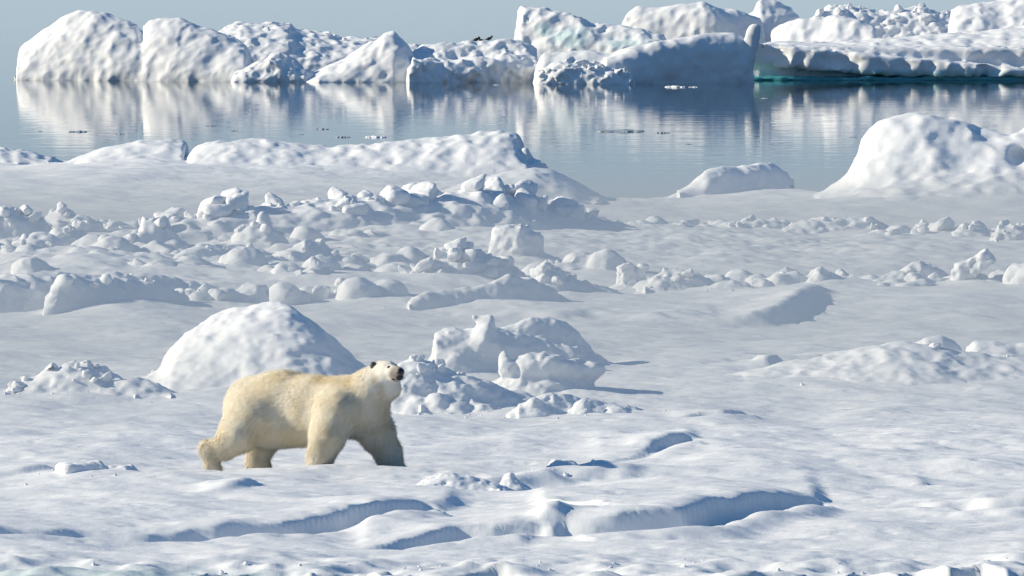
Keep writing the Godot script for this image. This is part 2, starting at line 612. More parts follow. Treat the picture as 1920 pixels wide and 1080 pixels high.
func bergs() -> void:
	var b := func(extra: Dictionary) -> Dictionary:
		var o := {"level": SEA, "mat": "berg", "carve": 5.0, "lump": 3.0, "wave": 55.0, "cell": 2.6, "k": 8.0, "sink": 12.0, "warp": 6.0, "group": "old ice standing in the water"}
		o.merge(extra, true)
		return o
	ice("iceberg", "large rounded white iceberg cleft by a vertical crack, leftmost in the water", "iceberg", [245, 148], [
		["r", [[32, 148], [34, 112], [37, 92], [46, 78], [70, 62], [100, 42], [125, 26], [145, 20], [185, 21], [215, 28], [245, 37], [262, 46], [274, 62], [288, 100], [304, 148]], -30, 95, 130, 1.6, 0.35],
		["r", [[255, 148], [268, 90], [277, 52], [288, 37], [320, 29], [345, 32], [380, 47], [420, 58], [450, 70], [468, 84], [478, 112], [484, 148]], 50, 95, 130, 1.6, 0.35]],
		b.call({"lump": 3.0, "wave": 62.0, "k": 3.0, "carve": 4.5, "cell": 2.3}))
	ice("iceberg", "low flat-topped ice slab with broad blue shade behind the cracked iceberg", "iceberg", [560, 141], [
		["r", [[370, 90], [400, 62], [430, 47], [470, 42], [540, 43], [556, 56], [600, 62], [640, 69], [700, 73], [730, 82], [790, 84], [800, 118]], -60, 170, 150, 1.7]],
		b.call({"lump": 5.0, "wave": 40.0, "rubble": 4.0, "blocks": 26, "sizes": [4.0, 10.0]}))
	ice("iceberg", "small jagged ice block in front of the low flat slab", "iceberg", [515, 149], [
		["r", [[442, 140], [446, 130], [470, 119], [500, 108], [515, 95], [528, 93], [545, 109], [565, 121], [594, 131], [598, 149]], 150, 45, 50, 1.8]],
		b.call({"lump": 4.0, "wave": 24.0}))
	ice("iceberg", "pointed white pyramid of ice, its right face in dark blue shade", "iceberg", [690, 152], [
		["r", [[570, 142], [600, 130], [650, 105], [700, 76], [720, 62], [738, 57], [752, 68], [768, 86], [778, 102], [788, 130], [790, 150]], 10, 75, 90, 1.5]],
		b.call({"lump": 3.0}))
	ice("iceberg", "lumpy flat-topped ice slab with shaded front, three dark birds on it", "iceberg", [890, 153], [
		["r", [[764, 128], [776, 108], [800, 108], [850, 112], [900, 108], [950, 102], [990, 100], [1006, 104], [1012, 118], [1016, 150]], 40, 46, 90, 3.0, -0.3],
		["r", [[768, 110], [776, 92], [790, 86], [830, 82], [870, 79], [900, 80], [930, 75], [960, 72], [990, 80], [1006, 92], [1012, 110]], -50, 60, 80, 1.7, -0.05]],
		b.call({"lump": 5.0, "wave": 34.0, "rubble": 5.0, "k": 5.0}))
	ice("iceberg", "tall white iceberg with steep left edge and faint turquoise patches", "iceberg", [1090, 146], [
		["r", [[963, 100], [967, 60], [972, 30], [982, 11], [992, 14], [1020, 15], [1050, 22], [1085, 29], [1110, 41], [1140, 46], [1175, 49], [1205, 56], [1240, 66], [1250, 100]], -70, 70, 90, 1.9, 0.35]],
		b.call({"lump": 5.0, "wave": 44.0, "tints": [[1075, 72, 0, 40, 22, 60, TURQUOISE], [1180, 85, 0, 60, 18, 80, TURQUOISE], [1020, 55, 0, 18, 14, 60, TURQUOISE]]}))
	ice("iceberg", "long ice slab rising to a thumb-shaped tip, its face in blue shade", "iceberg", [1215, 155], [
		["r", [[1002, 150], [1008, 118], [1020, 101], [1060, 96], [1100, 96], [1140, 100], [1170, 92], [1200, 86], [1215, 110], [1225, 150]], -25, 50, 70, 2.4, 0.1],
		["r", [[1130, 110], [1170, 92], [1220, 80], [1280, 70], [1340, 63], [1380, 62], [1394, 72], [1406, 95], [1412, 120], [1416, 152]], 30, 50, 90, 3.0, -0.35],
		["c", 1398, 122, -34, 20, 1417, 54, -36, 10],
		],
		b.call({"lump": 3.0, "wave": 60.0, "carve": 3.0}))
	ice("iceberg", "low white rubble of ice at the left foot of the thumb-tipped slab", "iceberg", [1090, 156], [
		["r", [[1003, 150], [1010, 135], [1030, 122], [1060, 112], [1090, 116], [1120, 122], [1150, 130], [1180, 140], [1190, 154]], 30, 40, 50, 2.0]],
		b.call({"lump": 4.0, "wave": 20.0, "rubble": 5.0, "blocks": 40, "sizes": [4.0, 12.0]}))
	ice("iceberg", "blocky white berg top in the back, its lower right part shaded", "iceberg", [1300, 138], [
		["r", [[1160, 80], [1168, 42], [1176, 25], [1195, 13], [1240, 10], [1290, 8], [1320, 3], [1345, 14], [1360, 50], [1370, 90]], -70, 55, 80, 2.0, 0.25],
		["r", [[1280, 80], [1300, 30], [1350, 15], [1400, 24], [1428, 38], [1440, 66], [1446, 90]], -20, 50, 90, 2.6, -0.45]],
		b.call({"lump": 4.0, "wave": 60.0}))
	ice("iceberg", "small sharp white ice peak touching the top of the picture", "iceberg", [1447, 136], [
		["r", [[1392, 50], [1400, 28], [1414, 18], [1420, 2], [1430, -5], [1455, 0], [1480, 13], [1500, 26], [1512, 60]], -60, 60, 60, 1.7]],
		b.call({"lump": 3.0}))
	var flat := ice("iceberg", "wide flat snowy berg with a low cliff over dark green water", "iceberg", [1660, 149], [
		["b", 1800, 125, -130, 410, 36, 150, 10, 0, 0],
		["b", 1720, 128, 30, 330, 20, 30, 8, -1.5, -5.2],
		["r", [[1400, 110], [1450, 82], [1600, 82], [1700, 72], [1850, 62], [2000, 40], [2150, 60], [2250, 110]], -260, 240, 200, 1.4],
		["-b", 1720, 149, 55, 420, 7, 30, 4, 0, 0],
		["-e", 1572, 112, 78, 40, 34, 40], ["-e", 1690, 122, 74, 16, 24, 26], ["-e", 1738, 124, 72, 9, 22, 20], ["-e", 1440, 105, 74, 46, 36, 44], ["-e", 1850, 128, 76, 34, 14, 26]],
		b.call({"lump": 4.0, "wave": 34.0, "cell": 4.4, "k": 6.0, "tints": [[1620, 138, 60, 330, 9, 60, Color(0.55, 0.80, 0.82)]]}))
	var keel := MeshInstance3D.new()
	keel.name = "waterline_ice"
	flat.add_child(keel)
	var s := -flat.position.z / F
	keel.position = Vector3(60 * s, 1.5 * s, 24 * s)
	var kb := {"name": "waterline_ice", "prims": [PackedFloat32Array([1, 0, 0, 0, 400 * s, 5 * s, 32 * s, 3 * s, 0, 1, 0, 1, 0])], "k": 0.01, "amp": 3.0 * s, "rubble": 0.0, "wavelength": 40 * s, "warp": 6.0 * s, "off": Vector3.ZERO,
		"floor_y": -0.3, "lo": Vector3(-415, -20, -50) * s, "hi": Vector3(415, 20, 50) * s, "cell": 3.6 * s, "node": keel, "mat": M.wet}
	jobs.append(kb)
	ice("ice_block", "bright white ice block lying on the flat berg beside the thumb tip", "ice block", [1545, 141], [
		["r", [[1446, 80], [1448, 60], [1460, 48], [1480, 36], [1520, 31], [1560, 27], [1600, 34], [1630, 46], [1642, 62], [1646, 80]], -10, 50, 60, 2.0, 0.4]],
		b.call({"lump": 4.0, "group": "ice piled on the flat berg"}))
	ice("rubble_ridge", "ridge of small tumbled ice lumps on top of the flat berg", "ice ridge", [1690, 136], [
		["r", [[1500, 60], [1540, 22], [1580, 10], [1620, 14], [1650, 24], [1690, 18], [1730, 14], [1770, 24], [1810, 26], [1850, 40], [1880, 66]], -40, 90, 80, 1.8]],
		b.call({"lump": 5.0, "wave": 24.0, "rubble": 5.0, "blocks": 80, "sizes": [4.0, 13.0], "group": "ice piled on the flat berg"}))
	ice("snow_mound", "smooth snow mound cut by the upper right corner of the picture", "snow mound", [1900, 139], [
		["r", [[1776, 70], [1785, 20], [1800, 10], [1840, 3], [1880, 0], [1930, -12], [2000, -20], [2080, 10], [2120, 80]], -10, 110, 90, 2.0]],
		b.call({"lump": 4.0, "group": "ice piled on the flat berg"}))

func back_of_floe() -> void:
	var g := {"group": "snow mounds along the far edge of the floe", "carve": 4.0, "lump": 5.0, "wave": 60.0, "cell": 3.2}
	var b := func(extra: Dictionary) -> Dictionary:
		var o := g.duplicate()
		o.merge(extra, true)
		return o
	ice("snow_mound", "low lumpy snow mound cut by the left edge at the far shore", "snow mound", [20, 309], [
		["r", [[-120, 300], [-60, 284], [0, 279], [40, 282], [70, 290], [100, 304]], 0, 90, 90, 1.8]], b.call({"lump": 7.0, "wave": 30.0}))
	ice("snow_mound", "long smooth snow dune at the far shore ending in a blue shaded notch", "snow mound", [230, 326], [
		["r", [[90, 320], [140, 299], [200, 275], [260, 263], [320, 260], [345, 262], [356, 274], [362, 305]], -10, 160, 160, 1.8]], b.call({"lump": 3.0}))
	ice("snow_ridge", "long lumpy snow ridge at the far shore, highest at its right end", "snow ridge", [670, 330], [
		["r", [[318, 326], [340, 302], [368, 273], [420, 263], [500, 260], [560, 271], [620, 275], [660, 270], [700, 268], [740, 262], [800, 258], [850, 252], [900, 246], [940, 245], [970, 252], [980, 270], [990, 290], [1005, 318]], -40, 130, 130, 1.7, 0.1]],
		b.call({"lump": 6.0, "carve": 5.0, "wave": 64.0, "rubble": 3.0, "blocks": 0}))
	ice("ice_lump", "small white ice knob leaning on the right end of the far ridge", "ice chunk", [988, 332], [
		["e", 983, 300, 20, 13, 24, 18], ["e", 1002, 318, 30, 22, 18, 26]], b.call({"lump": 3.0, "wave": 20.0, "cell": 2.2}))
	ice("snow_mound", "smooth snow tongue running down to the water, right side in shade", "snow mound", [1030, 385], [
		["r", [[800, 372], [880, 340], [940, 327], [1000, 316], [1040, 324], [1080, 344], [1112, 368], [1132, 386]], -30, 200, 200, 1.7, -0.25]], b.call({"lump": 3.0, "wave": 90.0}))
	ice("snow_mound", "twin-humped snow mound standing alone by the water, front in blue shade", "snow mound", [1385, 373], [
		["r", [[1270, 372], [1298, 347], [1328, 320], [1355, 312], [1385, 317], [1405, 314], [1430, 308], [1458, 312], [1482, 330], [1494, 352], [1498, 373]], 0, 70, 100, 2.2, -0.9]], b.call({"lump": 2.5, "wave": 70.0, "cell": 2.6}))
	ice("snow_mound", "tall bright snow mound at the right edge with lumpy crest", "snow mound", [1790, 384], [
		["r", [[1530, 384], [1575, 346], [1600, 315], [1615, 285], [1626, 250], [1646, 228], [1680, 215], [1720, 211], [1760, 214], [1800, 225], [1830, 236], [1880, 246], [1930, 240], [2000, 235], [2060, 280], [2100, 380]], -70, 130, 200, 1.7, 0.15],
		["r", [[1545, 384], [1600, 355], [1680, 330], [1760, 318], [1850, 305], [1950, 300], [2060, 320], [2150, 384]], 40, 210, 150, 1.6],
		["-e", 1855, 258, 70, 40, 16, 60], ["-e", 1905, 285, 80, 26, 22, 60]], b.call({"lump": 7.0, "carve": 7.0, "wave": 85.0, "rubble": 3.0, "cell": 3.8, "blocks": 0}))
	var low := [
		["low bumpy snow ridge right of the snow tongue, mostly in shade", [1230, 446], [[1125, 440], [1150, 424], [1200, 418], [1240, 428], [1290, 424], [1330, 432], [1350, 446]]],
		["small lit ice heap in the far row before the twin-humped mound", [1430, 442], [[1330, 440], [1360, 428], [1395, 415], [1440, 414], [1470, 424], [1490, 441]]],
		["long shaded ice heap in the far row below the tall bright mound", [1560, 446], [[1468, 442], [1490, 420], [1530, 411], [1580, 409], [1630, 408], [1655, 420], [1672, 445]]],
		["small pair of lit ice lumps right of the long shaded heap", [1750, 450], [[1712, 446], [1720, 424], [1735, 417], [1750, 427], [1765, 428], [1785, 438], [1795, 450]]],
		["lumpy ice heap near the right edge in the far row", [1840, 455], [[1785, 450], [1800, 426], [1830, 423], [1850, 432], [1868, 440], [1875, 455]]],
		["ice heap cut by the right edge in the far row", [1920, 462], [[1862, 455], [1876, 424], [1910, 420], [1950, 425], [1990, 460]]],
	]
	for l: Array in low:
		ice("ice_heap", l[0], "ice heap", l[1], [["r", l[2], 0, 45, 60, 1.9, -0.15]], {"group": "far row of low ice heaps", "blocks": 14, "sizes": [3.0, 10.0], "lump": 7.0, "wave": 24.0, "rubble": 7.0, "cell": 2.5})

func middle_of_floe() -> void:
	# the long ridge of pressed-up ice with its blocks
	var ridge := ice("rubble_ridge", "long pressed-up ice ridge across the middle, front in blue shade", "ice ridge", [690, 470], [
		["r", [[240, 440], [300, 424], [340, 409], [390, 402], [430, 394], [480, 388], [520, 394], [560, 390], [600, 382], [640, 374], [690, 374], [740, 376], [800, 378], [860, 366], [900, 360], [960, 372], [1000, 374], [1016, 388], [1032, 402], [1080, 412], [1140, 428], [1190, 446], [1230, 468]], 30, 175, 190, 1.75, -0.45]],
		{"lump": 9.0, "wave": 56.0, "rubble": 6.0, "cell": 3.5, "drift": 0.3})
	var crest := [[300, 424], [340, 409], [390, 402], [430, 394], [480, 388], [520, 394], [560, 390], [600, 382], [640, 374], [690, 374], [740, 376], [800, 378], [860, 366], [900, 360], [960, 372], [1000, 374], [1016, 388], [1032, 402], [1080, 412], [1140, 428]]
	strew(ridge, [690, 470], crest, 95, [7.0, 30.0], 41, 90.0, -0.45, 30.0 - 0.45 * 60.0)
	var g := {"lump": 4.0, "wave": 30.0, "cell": 2.5, "carve": 5.0, "group": "ice hummocks in the middle of the floe"}
	var b := func(extra: Dictionary) -> Dictionary:
		var o := g.duplicate()
		o.merge(extra, true)
		return o
	ice("ice_dome", "round snow-capped ice dome on top of the long pressed-up ridge", "ice block", [786, 440], [
		["e", 782, 376, -45, 42, 34, 44], ["e", 815, 386, -50, 30, 28, 40], ["b", 790, 412, -50, 44, 30, 40, 14, 0, 0]], b.call({"lump": 3.0, "bare": true}))
	ice("ice_block", "upright squarish white ice block standing out in the middle", "ice block", [968, 502], [
		["b", 960, 458, 0, 34, 36, 32, 12, -24, 4], ["b", 990, 470, -6, 24, 36, 30, 12, 10, -8], ["e", 990, 500, 0, 60, 26, 46]], b.call({"lump": 6.0, "wave": 26.0, "drift": 0.15, "k": 7.0}))
	ice("ice_heap", "jumbled ice heap left of the upright squarish block", "ice heap", [875, 548], [
		["r", [[748, 530], [770, 504], [795, 488], [820, 480], [850, 466], [880, 462], [905, 474], [930, 486], [970, 508], [1004, 545]], -10, 80, 90, 1.8, -0.25]], b.call({"lump": 7.0, "rubble": 8.0, "blocks": 22, "sizes": [4.0, 20.0]}))
	ice("ice_slab", "low wide ice slab, white left end and shaded right part", "ice slab", [910, 590], [
		["r", [[764, 588], [770, 562], [795, 550], [850, 546], [905, 538], [955, 521], [1000, 530], [1040, 552], [1066, 588]], 20, 50, 90, 2.3, -0.7]], b.call({"lump": 3.0, "wave": 50.0}))
	ice("ice_heap", "small ice heap with lit facets right of the low wide slab", "ice heap", [1050, 562], [
		["r", [[990, 550], [1005, 515], [1020, 492], [1038, 500], [1060, 520], [1090, 525], [1120, 540], [1160, 556]], 0, 60, 60, 1.8, -0.3]], b.call({"lump": 6.0, "rubble": 6.0, "blocks": 14, "sizes": [4.0, 16.0]}))
	ice("ice_block", "two leaning ice plates forming a V in the middle row", "ice block", [1186, 546], [
		["b", 1177, 522, 0, 13, 28, 14, 5, 20, 18], ["b", 1200, 522, -4, 8, 28, 12, 4, -10, -14], ["e", 1190, 548, 0, 34, 12, 24]], b.call({"lump": 2.5, "wave": 18.0, "cell": 2.0, "k": 4.0, "drift": 0.1}))
	ice("ice_heap", "jagged white ice heap right of the V-shaped plates", "ice heap", [1265, 550], [
		["r", [[1208, 548], [1224, 522], [1244, 506], [1270, 503], [1296, 511], [1322, 538], [1330, 550]], 0, 45, 60, 1.9, -0.2]], b.call({"lump": 6.0, "rubble": 6.0, "blocks": 14, "sizes": [4.0, 16.0]}))
	ice("snow_mound", "small smooth snow mound between the jagged heap and pointed block", "snow mound", [1372, 553], [
		["r", [[1322, 552], [1345, 534], [1375, 526], [1400, 532], [1418, 552]], 0, 40, 50, 2.0]], b.call({"lump": 2.0}))
	ice("ice_block", "pointed ice block with lit left face in the middle row", "ice block", [1470, 538], [
		["r", [[1434, 532], [1458, 514], [1478, 502], [1488, 502], [1496, 514], [1502, 538]], 0, 34, 40, 1.6, -0.3]], b.call({"lump": 2.5}))
	ice("ice_heap", "low shaded ice heap topped by a small lit knob", "ice heap", [1555, 549], [
		["r", [[1500, 543], [1515, 530], [1533, 504], [1546, 500], [1556, 511], [1585, 526], [1612, 540], [1620, 548]], 0, 40, 50, 1.9, -0.35]], b.call({"lump": 3.0}))
	ice("ice_heap", "broad wedge-shaped ice heap left of the arrow-shaped chunk", "ice heap", [1705, 549], [
		["r", [[1604, 547], [1640, 529], [1680, 511], [1716, 493], [1733, 491], [1760, 501], [1786, 521], [1800, 548]], 0, 45, 60, 1.8, -0.4]], b.call({"lump": 5.0, "rubble": 4.0}))
	ice("ice_block", "arrow-shaped ice chunk pointing up on a narrow foot", "ice block", [1808, 550], [
		["b", 1826, 499, 0, 40, 15, 20, 5, -14, 34], ["b", 1812, 506, 0, 18, 16, 20, 6, 0, 10], ["c", 1800, 520, 0, 12, 1790, 552, 0, 18], ["e", 1830, 548, -10, 36, 18, 26]], b.call({"lump": 2.5, "wave": 26.0, "cell": 2.0, "k": 5.0, "drift": 0.1}))
	ice("ice_block", "rounded ice block cut by the right edge beside the arrow-shaped chunk", "ice block", [1925, 552], [
		["e", 1918, 520, -10, 34, 26, 34], ["b", 1950, 524, 0, 40, 24, 30, 12, 10, 0], ["e", 1914, 534, 18, 14, 18, 16]], b.call({"lump": 4.0, "wave": 24.0}))

func belts() -> void:
	# name, base, crest, how many blocks, slant of the line
	var rows := [
		["belt of broken ice blocks below the long ridge, left of the upright block", [640, 520], [[500, 518], [540, 498], [600, 490], [660, 494], [720, 486], [780, 490], [820, 518]], 34, -0.3, 1.35],
		["belt of broken ice in blue shade along the left edge", [120, 505], [[-60, 490], [0, 468], [60, 462], [120, 470], [200, 476], [280, 480], [340, 504]], 44, -0.3, 1.6],
		["lowest belt of broken ice before the open snow at left", [330, 585], [[120, 584], [180, 560], [260, 556], [340, 548], [420, 552], [500, 560], [560, 584]], 40, -0.25, 1.5],
		["belt of ice bits between the low wide slab and the left rubble", [650, 578], [[520, 576], [580, 558], [650, 552], [720, 556], [780, 576]], 28, -0.2, 1.3],
		["belt of ice bits right of the upright squarish block", [1090, 520], [[1000, 518], [1030, 498], [1080, 488], [1130, 498], [1190, 518]], 26, -0.3, 1.2],
		["belt of ice bits joining the chunks of the right middle row", [1400, 548], [[1200, 547], [1260, 532], [1340, 530], [1420, 524], [1500, 528], [1600, 532], [1660, 547]], 44, -0.2, 1.0],
		["rightmost belt of ice bits around the arrow-shaped chunk", [1800, 550], [[1640, 549], [1700, 534], [1780, 532], [1850, 528], [1930, 530], [1990, 549]], 34, -0.15, 1.0],
		["faint far belt of ice bits right of the long ridge", [1330, 440], [[1160, 438], [1220, 426], [1300, 424], [1380, 420], [1460, 424], [1540, 439]], 40, -0.2, 0.8],
		["faint far belt of ice bits near the right edge", [1800, 452], [[1640, 450], [1700, 436], [1780, 430], [1860, 432], [1960, 451]], 34, -0.2, 0.8],
		["broad band of soft snow lumps in front of the rounded dome", [300, 545], [[40, 544], [110, 520], [190, 512], [270, 510], [350, 514], [430, 522], [500, 544]], 20, -0.5, 1.7],
		["band of soft snow lumps under the middle of the long ridge", [760, 478], [[560, 476], [620, 458], [690, 452], [760, 450], [840, 454], [900, 476]], 18, -0.5, 1.4],
		["band of soft snow lumps between the chimney-topped heap and wide slab", [620, 545], [[470, 543], [530, 522], [600, 514], [680, 516], [760, 522], [810, 543]], 18, -0.5, 1.5],
		["far belt of ice lumps at left under the snow dune", [180, 448], [[40, 446], [90, 428], [150, 418], [220, 424], [300, 430], [350, 446]], 32, -0.2, 1.1],
	]
	for n in rows.size():
		var r: Array = rows[n]
		var line: Array = r[2]
		var prims := [["r", line, 0, 60, 80, 1.9, r[4]]]
		var rng := RandomNumberGenerator.new()
		rng.seed = 700 + n
		var big: float = r[5]
		var x: float = line[0][0] + 14.0
		while x < line[-1][0] - 10.0:
			var w := rng.randf_range(13.0, 34.0) * big
			var front := rng.randf_range(-20.0, 55.0)
			var up: float = r[1][1] - rng.randf_range(2.0, 20.0) * big
			prims.append(["e", x, up, front + r[4] * (x - line[0][0]), w, w * rng.randf_range(0.6, 1.0), w * rng.randf_range(0.8, 1.2)])
			x += w * rng.randf_range(0.7, 1.5)
		var ridge := ice("rubble_belt", r[0], "ice rubble", r[1], prims, {"group": "belts of broken ice across the floe", "lump": 5.0, "carve": 4.0, "wave": 38.0, "rubble": 2.0, "cell": 3.4, "drift": 0.12, "flare": 16.0, "k": 7.0})
		strew(ridge, r[1], line, int(r[3] * 0.4), [5.0, 22.0], 100 + n, 55.0, r[4])

func left_rubble() -> void:
	var g := {"lump": 4.5, "wave": 50.0, "cell": 2.8, "rubble": 3.0, "blocks": 12, "sizes": [4.0, 16.0], "carve": 6.0, "group": "ice rubble at the left of the floe"}
	var b := func(extra: Dictionary) -> Dictionary:
		var o := g.duplicate()
		o.merge(extra, true)
		return o
	ice("ice_heap", "shaded ice mound cut by the left edge above the rubble", "ice heap", [5, 478], [
		["r", [[-120, 440], [-60, 402], [0, 390], [40, 398], [75, 414], [92, 440], [98, 478]], -30, 70, 90, 2.0, -0.3]], b.call({}))
	ice("ice_heap", "white peaked ice lump behind the left rubble", "ice heap", [108, 448], [
		["r", [[54, 446], [80, 410], [100, 398], [115, 388], [134, 398], [150, 420], [162, 446]], -20, 50, 60, 1.7]], b.call({}))
	ice("ice_heap", "ice lump with bright left face and long right slope", "ice heap", [200, 462], [
		["r", [[126, 440], [132, 412], [140, 402], [160, 408], [200, 421], [240, 437], [275, 462]], -10, 60, 70, 1.9, -0.3]], b.call({}))
	ice("ice_dome", "rounded ice dome with blue shaded front in the left rubble", "ice block", [288, 500], [
		["r", [[205, 498], [225, 452], [250, 437], [264, 416], [285, 411], [310, 420], [330, 446], [352, 480], [366, 500]], -10, 60, 80, 2.1, -0.45]], b.call({"lump": 3.0}))
	ice("ice_block", "pair of small round white ice balls left of the dome", "ice block", [218, 500], [
		["e", 199, 460, 30, 20, 21, 20], ["e", 238, 470, 36, 20, 20, 20], ["e", 215, 492, 20, 44, 22, 36]], b.call({"lump": 3.0, "wave": 22.0, "k": 4.0, "cell": 2.2}))
	ice("ice_heap", "shaded rounded heap below the bright-faced lump at left", "ice heap", [125, 490], [
		["r", [[60, 488], [80, 450], [100, 428], [125, 422], [150, 432], [178, 456], [200, 490]], 0, 60, 70, 2.0, -0.4]], b.call({}))
	ice("ice_heap", "low lit rubble heap at the left edge under the shaded mound", "ice heap", [40, 520], [
		["r", [[-60, 500], [-20, 470], [20, 465], [55, 455], [80, 466], [110, 484], [140, 512]], 0, 70, 70, 1.8]], b.call({"rubble": 8.0, "lump": 6.0}))
	ice("ice_heap", "low ridge of lit ice chips running right from the left edge", "ice heap", [130, 538], [
		["r", [[10, 536], [40, 512], [70, 496], [110, 490], [150, 492], [200, 500], [250, 520], [280, 536]], 0, 50, 60, 1.8, -0.25]], b.call({"rubble": 8.0, "lump": 5.0, "wave": 26.0}))
	ice("ice_slab", "broad ice slab with ragged white left end low in the left rubble", "ice slab", [205, 597], [
		["r", [[84, 560], [98, 534], [115, 520], [140, 517], [180, 526], [230, 526], [280, 532], [315, 552], [340, 594]], 20, 60, 90, 2.2, -0.75], ["e", 122, 524, 30, 16, 10, 16], ["e", 200, 522, 20, 10, 10, 12]], b.call({"lump": 5.0}))
	ice("ice_heap", "shaded heap below the left rubble at the left edge", "ice heap", [30, 575], [
		["r", [[-100, 560], [-40, 528], [0, 520], [50, 526], [90, 545], [120, 574]], 0, 70, 70, 2.0, -0.3]], b.call({"rubble": 5.0}))
	ice("snow_bank", "broad low snow bank in blue shade under the left rubble", "snow bank", [150, 600], [
		["r", [[-260, 570], [-120, 540], [0, 526], [80, 524], [180, 530], [280, 536], [360, 556], [430, 580], [480, 600]], 20, 90, 200, 1.9, -0.7]], b.call({"lump": 6.0, "wave": 50.0, "cell": 3.2, "rubble": 5.0, "drift": 0.1}))
	ice("snow_bank", "shaded snow bank linking the dome and the chimney-topped heap", "snow bank", [400, 520], [
		["r", [[290, 512], [330, 476], [370, 462], [420, 462], [470, 470], [520, 490], [560, 518]], 10, 80, 90, 1.9, -0.7]], b.call({"lump": 4.0, "wave": 50.0, "drift": 0.1}))
	ice("ice_heap", "bulky lit ice heap with a stubby chimney on top", "ice heap", [482, 488], [
		["r", [[424, 486], [432, 452], [445, 432], [470, 421], [500, 422], [520, 438], [532, 462], [540, 486]], 0, 56, 60, 2.1], ["c", 490, 430, -6, 20, 492, 406, -10, 13]], b.call({"lump": 5.0, "rubble": 5.0}))
	ice("ice_dome", "smooth low ice dome almost wholly in shade, lit at its left tip", "ice block", [505, 528], [
		["r", [[416, 506], [436, 491], [480, 483], [520, 484], [556, 495], [584, 516], [600, 528]], 0, 50, 60, 2.2, -0.6]], b.call({"lump": 2.0, "rubble": 0.0}))
	ice("ice_heap", "peaked ice heap right of the bulky chimney-topped one", "ice heap", [595, 520], [
		["r", [[520, 492], [545, 464], [572, 448], [600, 456], [640, 480], [695, 504], [720, 520]], 0, 60, 70, 1.8, -0.3]], b.call({"rubble": 5.0}))
	ice("ice_heap", "small ice heap before the peaked one, shaded on the right", "ice heap", [600, 552], [
		["r", [[540, 540], [560, 512], [590, 496], [615, 504], [640, 526], [670, 548]], 0, 50, 60, 1.9, -0.4]], b.call({}))
	ice("ice_heap", "row of low ice chips between the rubble and the wide slab", "ice heap", [690, 560], [
		["r", [[600, 555], [640, 534], [680, 530], [710, 540], [740, 536], [770, 556]], 0, 40, 50, 1.8]], b.call({"rubble": 7.0, "wave": 22.0}))

